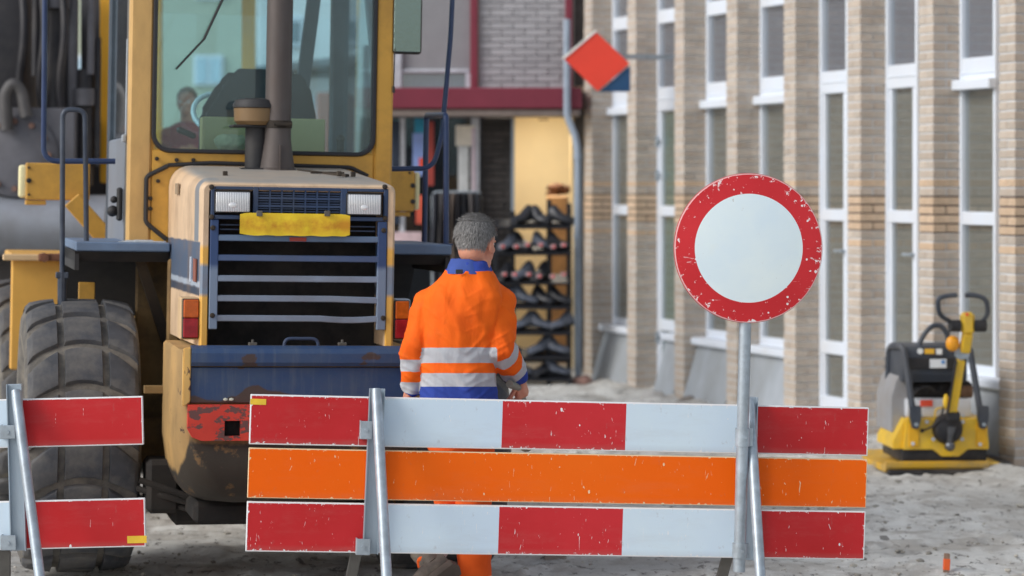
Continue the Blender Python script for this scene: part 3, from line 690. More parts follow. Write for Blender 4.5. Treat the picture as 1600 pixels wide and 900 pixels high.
    b = Bm(); b.box(xc0 + .003, xc1 - .003, -.139, -.11, Cz(630), Cz(574.5), .003); b.done('bumper_panel', bb, LD)
    t = NT('chipped_red_paint'); c_ = t.mix(t.ramp(t.noise(4, 5), .4, .7), C(206, 66, 48), C(184, 54, 42))
    c_ = t.mix(t.ramp(t.noise(16, 7, .6, (1, 1, 1.9)), .535, .56), c_, C(98, 66, 62)); rm = t.bsdf(c_, .6, 0, t.noise(30, 5), .4, .002)
    hx0, hx1, hz0, hz1 = Lp(351, 668, -.16).x, Lp(376, 668, -.16).x, Cz(681), Cz(657)
    r0, r1, rz0, rz1 = xc0 - .008, xc1 + .008, Cz(688), Cz(632)
    b = Bm(); b.prism([(r0, rz1), (r0, rz0 + .05), (r0 + .02, rz0 + .015), (r0 + .06, rz0), (hx0, rz0), (hx0, rz1)], 1, -.155, -.12); b.box(hx1, r1, -.155, -.12, rz0, rz1)
    b.box(hx0 + .0005, hx1 - .0005, -.155, -.12, hz1, rz1); b.box(hx0 + .0005, hx1 - .0005, -.155, -.12, rz0, hz0); b.done('tow_panel', rm, LD, 30)
    b = Bm(); b.box(hx0, hx1, -.126, -.121, hz0, hz1); b.done('tow_hole_plate', M('painted_hole_shade', C(12, 12, 12), .9), LD, 0)  # black plate paints the shade inside the tow hole
    t = NT('chipped_corner_yellow'); c_ = t.mix(t.ramp(t.noise(4, 5), .4, .7), C(206, 166, 96), C(184, 146, 84))
    c_ = t.mix(t.ramp(t.noise(17, 7, .62, (1, 1, .7)), .56, .59), c_, C(88, 62, 50)); ym = t.bsdf(c_, .55, 0, t.noise(30, 5), .35, .002)
    b = Bm(); xe = Lp(285, 600, -.13).x
    b.prism([(xe, Cz(545)), (xe, Cz(636)), (xc0 + .002, Cz(628)), (xc0 + .002, Cz(543))], 1, -.152, -.11, .004); b.done('corner_post', ym, LD)
    for dx in (.02, .045):
        b = Bm(); b.ball((Lp(345, 624, -.15).x + dx, -.148, Cz(624)), .009, (1.3, .6, .8), 1); b.done('leaf', M('pale_leaf', C(186, 186, 170), .8), LD)
    # dark underbody between the wheels
    b = Bm(); b.box(-.42, .42, .55, 2.4, .55, 1.35, .03); b.box(-.34, .34, .7, 1.9, 1.35, 1.80, .02); b.done('engine_frame', MUD, LD)
    b = Bm(); b.tube([(-.86, 1.18, .63), (-.5, 1.18, .63), (-.3, 1.18, .63), (-.2, 1.18, .63), (.2, 1.18, .63), (.3, 1.18, .63), (.5, 1.18, .63), (.86, 1.18, .63)], .1, 16, rr=[.11, .11, .10, .17, .17, .10, .11, .11]); b.done('rear_axle', M('muddy_yellow_axle', C(112, 86, 50), .8, 0, .2, 6, dirt=C(58, 48, 38), dirt_amt=.7, dirt_scale=5), LD)
    OB = M('near_black_frame', C(24, 22, 21), .85, 0, .3, 6, dirt=C(62, 54, 46), dirt_amt=.5)  # near-black all over, for plates, bracket and hoses below the counterweight
    for q in ((-.45, .45, .10, .5, .36, .46, 'belly_plate'), (-.62, -.47, .5, .75, .36, .60, 'frame_bracket'), (-.5, .5, .55, .95, .30, .40, 'belly_plate')): b = Bm(); b.box(*q[:6], .02); b.done(q[6], OB, LD)
    for i in range(3): b = Bm(); b.tube([(-.66, .45 + i * .1, .52 - i * .05), (-.3, .4, .40 - i * .02), (.1, .35, .42 - i * .02), (.5, .42, .44)], .014, 8, .1); b.done('belly_hose', OB, LD)
    b = Bm(); b.box(-.40, .40, .6, 1.0, .41, .50, .02); b.done('belly_plate', M('near_black_frame', C(24, 22, 21), .85, 0, .3, 6, dirt=C(62, 54, 46), dirt_amt=.5), LD)
    b = Bm(); p = Lp(225, 753, .7); b.tube([(p.x - .1, .7, p.z + .01), (p.x + .14, .65, p.z - .01), (-.4, .6, .42)], .010, 8); b.done('hose', GALV, LD)
    b = Bm(); p0, p1 = Lp(232, 609, .6), Lp(262, 609, .6); b.box(p0.x - .02, p1.x + .06, .60, .64, p0.z - .018, p0.z + .018, .003); b.done('step', M('dull_step_yellow', C(120, 96, 60), .8), LD)
    # fenders
    for sgn in (-1, 1):
        if sgn < 0: a, c = Lp(118, 386, .95).x, Lp(266, 386, .95).x
        else: a, c = Lp(612, 390, .95).x, Lp(706, 390, .95).x
        zf1, zf0 = (Lp(190, 378.5, .95).z, Lp(190, 393, .95).z) if sgn < 0 else (Lp(660, 382, .95).z, Lp(660, 398, .95).z)
        b = Bm(); b.box(a, c, .95, 1.9, zf0, zf1, .006); fe = b.done('fender', BLUEGREY, LD)
        o_ = a if sgn < 0 else c
        b = Bm(); b.prism([(.99, zf0 - .003), (1.9, zf0 - .003), (2.2, zf0 - .34), (2.15, zf0 - .36), (1.86, zf0 - .05), (1.04, zf0 - .05)], 0, *((o_, c) if sgn < 0 else (a, o_))); b.done('splash_guard', BLACK, fe)
        b = Bm(); b.box(o_ - sgn * .02, o_ + 0, 1.0, 1.86, zf0 - .09, zf0 - .004); b.done('fender_edge', BLACK, fe)
        for k, (y, r_) in enumerate(((1.15, .03),)): b = Bm(); b.bar((o_ - sgn * .3, y, zf0), (-sgn * -.40 if 0 else sgn * .44, y + .1, 1.0), .05, .03); b.done('stay', MUD, fe)
    # inner arch sheet (brownish) beside the hood, left
    b = Bm()
    pts = []
    for k in range(9): a = math.pi * (.5 - .55 * k / 8); pts.append((.98 + .42 - .42 * math.sin(a) - .0, 1.02 + .42 * math.cos(a)))
    b.box(-.50, -.44, .95, 1.0, .62, 1.50, .01); b.box(-.62, -.44, 1.30, 1.34, .62, 1.5, .01); b.done('wheel_arch', M('dirty_yellow_arch', C(126, 100, 62), .8, 0, .2, 5, dirt=C(52, 44, 36), dirt_amt=.85, dirt_scale=3.5), LD)
    p0, p1 = Lp(123, 441, 1.6), Lp(148, 480, 1.6)
    b = Bm(); b.box(p0.x, p1.x, 1.6, 1.62, p1.z - .1, p0.z, .003); b.done('yellow_flap', YEL, LD)
    # cab ------------------------------------------------------------
    yc = 1.1; yf = 2.55
    def Lx(px, y=yc): return Lp(px, 250, y).x
    def Lz(py, y=yc, px=410): return Lp(px, py, y).z
    zc0 = 1.55; zc1 = 3.0; zwin = Lz(239)
    b = Bm(); b.box(Lx(200), Lx(237), yc, yc + .10, zc0, zc1, .012); b.done('cab_post', M('post_beige_yellow', C(188, 150, 92), .5, 0, .08, 5, dirt=C(146, 112, 70), dirt_amt=.5, dirt_scale=3, stretch=(1.6, 1.6, .7)), LD)
    b = Bm(); b.box(Lx(584), Lx(613), yc, yc + .10, zc0, zc1, .012); b.done('cab_post', YEL, LD)
    b = Bm(); b.box(Lx(237) + .001, Lx(584) - .001, yc + .004, yc + .06, Lz(400), zwin + .004, .004); b.done('cab_rear_panel', YEL, LD)
    b = Bm()
    b.tube([(Lx(262), yc - .005, Lz(262)), (Lx(229), yc - .005, Lz(279)), (Lx(229), yc - .005, Lz(350)), (Lx(262), yc - .005, Lz(376))], .011, 8, .02); b.tube([(Lx(262), yc - .005, Lz(261)), (Lx(330), yc - .005, Lz(256)), (Lx(548), yc - .005, Lz(259)), (Lx(575), yc - .004, Lz(272))], .010, 8, .02)
    b.done('panel_seal', BLACK, LD)
    for px, py in ((276, 250), (245, 248), (235, 310), (235, 326), (302, 250), (247, 283)):
        b = Bm(); p = Lp(px, py, yc); b.lathe([(0, -.012), (.01, -.01), (.01, .01)], (p.x, yc, p.z), 'Y', 8); b.done('bolt', MUD, LD)
    # rear window seal: rounded rectangle
    wx0, wx1, wz0, wz1 = Lx(243), Lx(580), Lz(235), 2.86
    def rr(x0, x1, z0, z1, r, y, n=6):
        P = []
        for cx, cz, a0 in ((x1 - r, z1 - r, 0), (x0 + r, z1 - r, 90), (x0 + r, z0 + r, 180), (x1 - r, z0 + r, 270)):
            for k in range(n + 1): a = R(a0 + 90 * k / n); P.append(Vector((cx + r * math.cos(a), y, cz + r * math.sin(a))))
        return P
    b = Bm(); loops = [rr(wx0 - .022, wx1 + .022, wz0 - .022, wz1 + .022, .09, yc + .004), rr(wx0 - .016, wx1 + .016, wz0 - .016, wz1 + .016, .085, yc - .012), rr(wx0 - .004, wx1 + .004, wz0 - .004, wz1 + .004, .075, yc - .012), rr(wx0, wx1, wz0, wz1, .07, yc - .002), rr(wx0, wx1, wz0, wz1, .07, yc + .05)]
    b.rings(loops, caps=False); b.done('rear_window_seal', SEAL, LD, 50)
    b = Bm(); b.box(Lx(237) + .001, Lx(584) - .001, yc + .004, yc + .06, wz1, zc1, .003); b.done('cab_header', YEL, LD)
    for xa, xb, s_ in ((Lx(237), wx0 - .014, 1), (wx1 + .014, Lx(584), -1)):
        b = Bm(); b.box(xa + .001, xb - .001 if xb > xa else xb, yc + .006, yc + .055, zwin, wz1 + .01, .002); b.done('window_jamb', YEL, LD)
    for cx_, cz_ in ((wx0, wz0), (wx1, wz0)):
        sx = 1 if cx_ == wx0 else -1
        b = Bm(); b.prism([(cx_ - sx * .02, cz_ - .02), (cx_ + sx * .055, cz_ - .02), (cx_ + sx * .02, cz_ + .008), (cx_ + sx * .006, cz_ + .022), (cx_ - sx * .02, cz_ + .055)], 1, yc + .012, yc + .05); b.done('corner_gusset', YEL, LD)
    b = Bm(); b.box(wx0 - .003, wx1 + .003, yc + .010, yc + .016, wz0 - .003, wz1 + .003); b.done('rear_window', glass('cab_teal_glass', (.78, .91, .95, 1), .06, .02, .05, C(150, 176, 176)), LD, 0)
    cg = glass('cab_front_glass', (.86, .95, .96, 1), .06, .02, .03)
    xL, xR = Lx(200) + .0, Lx(613)
    # left cab side: grey-blue door post and lower panel, glass above
    b = Bm(); b.box(xL, xL + .05, yc + .104, yc + .20, zc0, zc1, .004); b.done('door_post', DARKSTEEL, LD)
    b = Bm(); b.box(xL + .004, xL + .04, yc + .205, yf - .1, zc0, 2.08, .01); b.done('door_panel', M('grey_door_panel', C(112, 118, 128), .55, 0, .1, 5, dirt=C(84, 80, 76), dirt_amt=.5), LD)
    b = Bm(); b.box(xL + .02, xL + .026, yc + .205, yf - .1, 2.085, 2.86); b.done('side_glass', cg, LD, 0)
    b = Bm(); b.box(xR - .026, xR - .02, yc + .105, yf - .1, 2.0, 2.86); b.done('side_glass', cg, LD, 0)
    b = Bm(); b.box(xR - .04, xR - .004, yc + .105, yf - .1, zc0, 1.995, .01); b.done('side_panel', YEL, LD)
    for sx in (1, 0):
        x = xR - .09 if sx else xL
        b = Bm(); b.box(x, x + .09, yf - .09, yf, zc0, zc1, .01); b.done('front_post', M('cab_post_dark', C(52, 62, 72), .6), LD)
    xm = Lp(483, 200, yf).x; xm2 = Lp(468, 100, yf).x
    b = Bm(); b.bar((Lp(455, 235, yf - .02).x, yf - .02, 1.9), (Lp(492, 60, yf - .02).x, yf - .02, 2.95), .07, .05); b.done('front_mullion', M('cab_post_dark', C(52, 62, 72)), LD)
    b = Bm(); b.box(xL + .091, xR - .091, yf - .03, yf - .024, 1.95, 2.9); b.done('windscreen', cg, LD, 0)
    b = Bm(); b.box(xL + .06, xR - .06, yf - .08, yf - .01, zc0, 1.945, .01); b.done('dash', M('dash_grey', C(70, 76, 80), .7), LD)
    b = Bm(); b.box(xL + .05, xR - .05, yc + .11, yf - .1, zc0, zc0 + .05); b.done('cab_floor', BLACK, LD)
    b = Bm(); b.box(xL - .04, xR + .04, yc - .06, yf + .12, zc1 + .002, zc1 + .12, .04, seg=3); b.done('cab_roof', BEIGE, LD)
    # interior
    b = Bm(); sx = Lp(400, 150, 1.75).x; zt_ = Lp(400, 108, 1.75).z; zb_ = Lp(400, 190, 1.75).z
    P = [(sx - .28, zb_ - .25), (sx - .28, zb_ + .04), (sx - .19, zt_ - .07), (sx - .12, zt_), (sx + .20, zt_), (sx + .27, zt_ - .07), (sx + .31, zb_), (sx + .31, zb_ - .25)]
    b.prism(P, 1, 1.70, 1.82, .03); b.box(sx - .26, sx + .28, 1.8, 2.25, zb_ - .25, zb_ - .12, .04); b.done('seat', M('black_seat_fabric', C(22, 30, 40), .85), LD)
    b = Bm(); b.box(Lp(316, 200, 1.35).x, Lp(505, 200, 1.35).x, 1.28, 1.46, 1.62, Lp(400, 184, 1.3).z, .006); b.done('cardboard_box', M('yellowed_box', C(190, 172, 118), .8, 0, .06, 3), LD)
    b = Bm(); p = Lp(362, 222, 1.2)
    b.ball((p.x, 1.22, p.z), .05, (1.7, .5, .8), 3)
    for v in b.bm.verts: v.co += Vector((0, 0, 1)) * .02 * noise.noise(v.co * 40)
    b.done('rag', M('crumpled_rag', C(170, 168, 130), .9, 0, .3, 20), LD)
    b = Bm(); p = Lp(338, 176, 2.2)
    b.tube([Vector((p.x + .0, 2.2, p.z)) + Vector((.12 * math.cos(a), .08 * math.sin(a), .10 * math.sin(a))) for a in [2 * math.pi * k / 20 for k in range(21)]], .014, 8)
    b.cyl((p.x, 2.2, p.z), (p.x, 2.3, p.z - .4), .025, seg=8); b.done('steering_wheel', M('pale_steering_wheel', C(170, 190, 196), .4), LD)
    b = Bm(); p0, p1 = Lp(276, 201, 1.9), Lp(306, 214, 1.9); b.bar((p0.x, 1.9, p0.z), (p1.x, 1.9, p1.z), .03, .03, .01); b.done('lever', BLACK, LD)
    b = Bm(); p = Lp(532, 222, 1.25); b.cyl((p.x, 1.25, p.z - .05), (p.x, 1.25, p.z + .01), .018, seg=10); b.ball((p.x, 1.25, p.z + .015), .022, sub=2); b.done('knob', BLACK, LD)
    # wiper
    b = Bm(); p0, p1 = Lp(275, 108, yc - .03), Lp(318, 62, yc - .03); b.bar((p0.x, yc - .03, p0.z), (p1.x, yc - .03, p1.z), .010, .010); b.tube([(p1.x, yc - .035, p1.z), (p1.x + .15, yc - .03, 2.88)], .007, 6); b.done('wiper', BLACK, LD)
    # exhaust stack
    def pipe_at(px, y): return Lp(px, 220, y).x
    ye = .92; ex = pipe_at(434, ye); EXM = M('grey_brown_exhaust', C(80, 74, 72), .6, .25, .15, 7, dirt=C(74, 62, 56), dirt_amt=.6, dirt_scale=4, stretch=(2, 2, .5))
    zbase = Lz(266, ye)
    b = Bm(); prof = [(.088, zbase - .01), (.088, zbase + .008), (.082, zbase + .012), (.070, zbase + .09), (.062, zbase + .15), (.062, 3.25)]
    b.lathe(prof, (ex, ye, 0), 'Z', 28); ep = b.done('exhaust_stack', EXM, LD, 40)
    b = Bm(); zc = Lz(194, ye); b.lathe([(.063, zc - .018), (.067, zc - .016), (.067, zc + .016), (.063, zc + .018)], (ex, ye, 0), 'Z', 28); b.box(ex - .02, ex + .045, ye - .085, ye - .06, zc - .008, zc + .008, .003); b.cyl((ex - .03, ye - .078, zc), (ex + .055, ye - .078, zc), .007, seg=8); b.done('pipe_clamp', MUD, ep)
    b = Bm(); b.box(ex - .001, ex + .004, ye - .090, ye - .066, zbase, zbase + .12); b.box(ex - .13, ex + .12, ye - .07, ye + .1, zbase - .015, zbase - .003, .003); b.done('weld_fin', EXM, ep)
    yp = .97; ax = pipe_at(393, yp)
    b = Bm(); z1 = Lz(262, yp)
    b.lathe([(.055, z1 - .02), (.055, Lz(200, yp))], (pipe_at(401, yp), yp, 0), 'Z', 20); pc = b.done('air_intake_stem', BLACK, LD)
    b = Bm(); b.lathe([(.085, Lz(196, yp)), (.104, Lz(190, yp)), (.107, Lz(170, yp)), (.10, Lz(169, yp))], (ax + .02, yp, 0), 'Z', 28); b.done('intake_bowl', M('tan_intake_bowl', C(114, 90, 60), .5, 0, .1, 6), pc, 30)
    b = Bm(); b.lathe([(.112, Lz(169, yp)), (.112, Lz(164, yp)), (.100, Lz(157, yp)), (.06, Lz(154, yp)), (0.001, Lz(153.5, yp))], (ax + .02, yp, 0), 'Z', 28); b.done('intake_cap', BLACK, pc, 30)
    b = Bm(); b.box(ax - .10, ax + .14, yp - .08, yp + .08, Lz(200, yp), Lz(196, yp), .005); b.done('intake_flange', BLACK, pc, 30); b = Bm(); b.box(ax - .06, ax + .10, yp - .1, yp + .08, z1 - .02, z1 - .002, .004); b.done('intake_flange', BLACK, pc, 30)
    # guard rails and hand rails
    yr = 1.35
    def Q(px, py, y=yr): p = Lp(px, py, y); return (p.x, y, p.z)
    top = 2.92
    b = Bm(); p = Q(68, 100); b.tube([(xL, yr, top), (p[0], yr, top), Q(68, 252), Q(180, 252)], .0135, 12, .07); b.done('guard_rail', BLUE2, LD)
    b = Bm(); q = Q(704, 60); b.tube([(xR, yr, top), (q[0] + .01, yr, top), (q[0], yr, q[2]), Q(690, 215), Q(676, 263), Q(612, 264)], .0125, 12, .06); b.done('guard_rail', BLUE2, LD)
    yh = 1.15
    b = Bm(); b.tube([Q(135, 378, yh), Q(133, 172, yh), Q(98, 171, yh), Q(97, 482, yh)], .0125, 12, .04); b.cyl(Q(97, 478, yh), Q(97, 425, yh), .022, seg=10)
    a = Q(97, 431, yh); b.box(a[0] - .03, a[0] + .03, yh - .02, yh + .02, a[2] - .012, a[2] + .018, .004); b.done('hand_rail', M('handrail_dark_blue', C(44, 52, 66), .4, .1, .1, 9, dirt=C(110, 116, 124), dirt_amt=.35), LD)
    b = Bm(); b.tube([Q(697, 382, yh), Q(697, 180, yh), (Q(697, 176, yh)[0], yh + .5, Q(697, 176, yh)[2]), (Q(697, 176, yh)[0], yh + .5, Q(697, 382, yh)[2])], .0145, 12, .03); c = Q(697, 380, yh); b.box(c[0] - .03, c[0] + .03, yh - .02, yh + .03, c[2] - .01, c[2] - .002); b.done('hand_rail', BLUE2, LD)
    b = Bm(); p = Lp(636, 78, yc); b.box(p.x - .075, p.x + .075, yc, yc + .05, p.z - .02, p.z + .26, .035, seg=4); mi = b.done('mirror', BLACK, LD)
    b = Bm(); b.box(p.x - .066, p.x + .066, yc - .004, yc + .002, p.z - .010, p.z + .25, .002); b.done('mirror_glass', M('mirror_glass', (.25, .32, .30, 1), .08, .9, 0), mi)
    b = Bm(); b.tube([(xR - .01, yc + .04, p.z + .1), (p.x - .02, yc + .06, p.z + .1)], .009, 8); b.tube([Lp(617, 75, yc - .01), Lp(615, 135, yc - .01)], .003, 6); b.cyl(Lp(615, 135, yc - .01), Lp(615, 145, yc - .01), .007, seg=8); b.done('mirror_arm', BLACK, mi)
    # left post fittings
    b = Bm(); p = Lp(168, 300, 1.3); 
    b.box(xL - .03, xL - .004, 1.32, 1.40, Lz(345, 1.35, 190), Lz(293, 1.35, 190), .008); b.ball((xL - .05, 1.35, Lz(330, 1.35, 190)), .028, sub=2); b.ball((xL - .045, 1.35, Lz(312, 1.35, 190)), .018, sub=2); b.done('door_latch', BLACK, LD)
    b = Bm(); b.box(xL - .004, xL + .0, 1.21, 1.27, Lz(225, 1.2, 190), Lz(60, 1.2, 190), .0); b.box(xL - .02, xL, 1.2, 1.28, Lz(222, 1.2, 190), Lz(210, 1.2, 190), .004); b.done('door_trim', M('pale_door_trim', C(150, 156, 162), .5), LD)
    b = Bm()
    for k in range(14): b.box(xL - .05 + random.uniform(0, .12), xL + .1 + random.uniform(-.02, .08), 1.0 + random.uniform(0, .02), 1.04, zc0 + .0 + k * .002, zc0 + .004 + k * .002 + random.uniform(0, .01))
    b.done('foil_scrap', M('foil_scrap', C(200, 204, 208), .25, .8), LD, 0)
    # front chassis, indicator boxes, front fender
    yb = 3.0
    for a, c, d, e, lens in ((40, 141, 256, 312, (29, 43)), (606, 648, 266, 330, (648, 657))):
        p0, p1 = Lp(a, e, yb), Lp(c, d, yb)
        b = Bm(); b.box(p0.x, p1.x, yb, yb + .12, p0.z, p1.z, .006)
        l0, l1 = Lp(lens[0], e - 2, yb).x, Lp(lens[1], d + 4, yb).x
        b.box(p0.x + (.0 if a < 100 else .03), p0.x + (.11 if a < 100 else .13), yb + .01, yb + .11, p0.z - .028, p0.z - .002, .004)
        lb = b.done('lamp_box', YEL, LD)
        b = Bm(); b.box(l0, l1, yb + .01, yb + .11, p0.z + .01, p1.z - .012, .02, seg=3); b.done('cream_lens', M('cream_lens', C(222, 206, 160), .35, 0, .05), lb)
        for px, py in ((45, 262), (45, 282), (45, 304), (134, 262)) if a < 100 else ((645, 290), (645, 315), (640, 270)):
            b = Bm(); q = Lp(px, py, yb); r_ = .014 if py in (282, 290, 315) else .007; b.lathe([(0, -.01), (r_, -.008), (r_, .01)], (q.x, yb, q.z), 'Y', 10); b.done('bolt', BLACK, lb)
        b = Bm()
        if a < 100: b.bar(tuple(Lp(112, 312, yb - .05)), tuple(Lp(212, 425, yb - .05)), .10, .05, .004)
        else: q = Lp(600, 330, yb - .05); b.bar((q.x, yb - .05, q.z), (q.x - .3, yb - .05, q.z - .45), .10, .05, .004)
        b.done('lamp_bracket', YEL, lb)
    p0, p1 = Lp(18, 398, 2.85), Lp(112, 578, 2.85)
    b = Bm(); b.box(p0.x, p1.x + .1, 2.85, 2.90, p1.z, p0.z, .01); b.box(p0.x, p1.x + .1, 2.90, 4.0, p0.z - .04, p0.z, .01); ff = b.done('front_fender', M('clean_yellow_paint', C(206, 156, 72), .5, 0, .05, 4, dirt=C(170, 126, 60), dirt_amt=.4), LD)
    q0, q1 = Lp(4, 400, 2.83), Lp(16, 412, 2.83); b = Bm(); b.box(q0.x, p1.x - .05, 2.80, 2.846, p0.z - .03, p0.z + .004, .006); b.done('pale_edge', BEIGE, ff)
    a, c = Lp(60, 402, 2.78), Lp(112, 402, 2.78); b = Bm(); b.bar(tuple(a), tuple(c), .04, .04, .006); b.cyl((a.x + .03, 2.74, a.z), (a.x + .03, 2.80, a.z), .025, seg=10); b.done('hinge', M('rusty_hinge', C(110, 72, 54), .8, 0, .3, 20), ff)
    b = Bm(); b.box(-.40, .40, 2.56, 4.4, .5, 1.3, .05); b.box(-.9, .9, 3.66, 3.82, .53, .73, .03); b.done('front_frame', YEL, LD)
    for sx in (-.30, .30):
        b = Bm(); b.bar((sx, 3.3, 1.35), (sx, 5.4, .6), .12, .25, .02); b.done('lift_arm', YEL, LD)
    b = Bm()
    prof = [(5.3, .9), (5.25, .45), (5.4, .12), (5.8, .05), (6.3, .05), (6.3, .09), (5.85, .10), (5.46, .17), (5.32, .47), (5.36, .9)]
    b.prism(prof, 0, -1.2, 1.2); b.done('bucket', DARKSTEEL, LD)
    # wheels ---------------------------------------------------------
    Rr, Wd = .622, .255
    def tyre_mesh():
        b = Bm(); prof = [(.33, -.17), (.34, -.20), (.42, -.245), (.50, -.262), (.56, -.262), (.597, -.245), (.612, -.205), (.620, -.10), (.622, 0), (.620, .10), (.612, .205), (.597, .245), (.56, .262), (.50, .262), (.42, .245), (.34, .20), (.33, .17)]
        b.lathe(prof, (0, 0, 0), 'X', 72); return b.mesh('wheel', GROOVE, 40)
    def surf(x): return .6225 - .012 * (abs(x) / .2) ** 3
    def block(xa, xb, shoulder):
        b = Bm(); n = 6; pitch = R(20); rows = []
        for i in range(n + 1):
            x = xa + (xb - xa) * i / n; rise = .021
            off = -.30 * (x / .25) ** 2 * .62
            a0, a1 = off - pitch * .39, off + pitch * .39
            if shoulder: k = min(1, max(0, (abs(x) - .13) / .11)); a0 += pitch * .06 * k; a1 -= pitch * .06 * k
            prof = []
            for a, dr in ((a0 - .018, -.006), (a0, rise * .85), (a0 + .014, rise), ((a0 + a1) / 2, rise + .002), (a1 - .014, rise), (a1, rise * .85), (a1 + .018, -.006)):
                inset = (.006 if i in (0, n) and dr > 0 else 0); xx = x + (inset if i == 0 else -inset if i == n else 0)
                r = surf(x) + dr
                if abs(x) > .235 and dr > 0: r -= .010
                prof.append(Vector((xx, -r * math.cos(a), r * math.sin(a))))
            rows.append(prof)
        b.rings(rows); return b.mesh('tread_block', RUBBER, 30)
    tm = tyre_mesh(); bms = [block(-.088, .088, 0), block(-.252, -.112, 1), block(.112, .252, 1)]
    rb = Bm(); rb.lathe([(.0, -.10), (.12, -.10), (.13, -.14), (.22, -.14), (.24, -.05), (.31, -.08), (.335, -.20), (.35, -.205), (.34, -.16), (.34, .16), (.35, .205), (.335, .20), (.3, .06), (.0, .06)], (0, 0, 0), 'X', 40)
    for k in range(8): a = 2 * math.pi * k / 8; rb.cyl((-.165, .175 * math.cos(a), .175 * math.sin(a)), (-.13, .175 * math.cos(a), .175 * math.sin(a)), .014, seg=6)
    rim = rb.mesh('rim', YEL)
    for wx, wy, zz_, ang in ((-.90, 1.18, .655, 0), (.83, 1.18, .625, 7), (-1.0, 3.75, .66, 3), (.85, 3.75, .63, 11)):
        wo = link('wheel', tm, LD, (wx, wy, zz_)); wo.rotation_euler = (0, 0, R(6) if wy > 3 else 0)
        r_ = link('rim', rim, wo); 
        if wx > 0: r_.rotation_euler = (0, 0, math.pi)
        for k in range(18):
            for m_ in bms:
                t_ = link('tread_block', m_, wo); t_.rotation_euler = (R(20 * k + ang + 4), 0, 0)
loader()

# ------------------------------------------------------------------ barriers
def reflective(name, kind, L=2.5, Hh=.2, phase=0.0, dens=1.0, seed=0.0):
    t = NT(name); X, Y, Z = t.xyz()
    if kind == 'orange': c = t.mix(t.ramp(t.noise(1.2, 4), .3, .7), (1, .135, .004, 1), (1, .165, .010, 1)); und = C(236, 190, 150); edge = (.003, .003)
    else:
        red = t.mix(t.ramp(t.noise(1.1, 5, .6), .35, .65), C(172, 26, 28), C(186, 40, 46)); wht = t.mix(t.ramp(t.noise(1.5, 5, .6), .3, .7), C(196, 210, 226), C(186, 202, 220))
        fr = t.math('FRACT', t.math('ADD', t.math('MULTIPLY', X, 2.5 / L if L > 2.51 else 1.0), phase)); c = t.mix(t.math('LESS_THAN', fr, .5), wht, red); und = C(224, 222, 224); edge = (.006, .005)
    ex = t.math('MINIMUM', X, t.math('SUBTRACT', L, X)); ez = t.math('MINIMUM', Z, t.math('SUBTRACT', Hh, Z)); ed = t.math('MINIMUM', ex, ez)
    jit = t.math('MULTIPLY', t.ramp(t.noise(55, 5, .7), .56, .72), .012 * dens)
    c = t.mix(t.math('LESS_THAN', ed, t.math('ADD', edge[1], jit)), c, und)
    mp = t.coord((1, 1, .55)); v = t.n('ShaderNodeTexVoronoi'); v.inputs['Scale'].default_value = 26; v.inputs['Randomness'].default_value = 1
    ad = t.n('ShaderNodeVectorMath', operation='ADD'); t.l(mp, ad.inputs[0]); ad.inputs[1].default_value = (seed, seed * .3, seed * .7); t.l(ad.outputs[0], v.inputs['Vector'])
    sp = t.n('ShaderNodeSeparateColor'); t.l(v.outputs['Color'], sp.inputs[0])
    size = t.math('MULTIPLY', t.ramp(sp.outputs[0], .88 - .22 * dens if dens > .6 else .88, 1, 0, 1), .17)
    wob = t.math('ADD', v.outputs['Distance'], t.math('MULTIPLY', t.math('SUBTRACT', t.noise(120, 3), .5), .16))
    near = t.ramp(ed, .0, .09, 1, .42)
    spot = t.math('LESS_THAN', wob, t.math('MULTIPLY', size, near))
    c = t.mix(t.math('MULTIPLY', spot, .95), c, und)
    sc1 = t.n('ShaderNodeTexNoise'); m2 = t.coord((6, 1, 1.2)); a2 = t.n('ShaderNodeVectorMath', operation='ADD'); t.l(m2, a2.inputs[0]); a2.inputs[1].default_value = (seed * 3, 0, seed); t.l(a2.outputs[0], sc1.inputs['Vector'])
    sc1.inputs['Scale'].default_value = 14; sc1.inputs['Detail'].default_value = 3; sc1.inputs['Distortion'].default_value = 1.5
    c = t.mix(t.ramp(sc1.outputs['Fac'], .70 + max(0, 1.25 - dens) * .08, .712 + max(0, 1.25 - dens) * .08, 0, .8), c, und)
    c = t.mix(t.ramp(t.noise(4, 8, .75, (.5, 1, 2)), .52, .8, 0, .08 if kind == 'orange' else .17), c, C(150, 138, 132)); c = t.mix(t.ramp(t.noise(30, 8, .75, (1, 1, .5)), .60, .66, 0, .22 if kind != 'orange' else .12), c, C(120, 108, 104)); c = t.mix(t.ramp(Z, 0, .03, .22 if kind != 'orange' else .1, 0), c, C(130, 120, 112))
    return t.bsdf(c, .42, 0, t.noise(200, 2), .05, .0006, .12 if kind == 'orange' else .35)
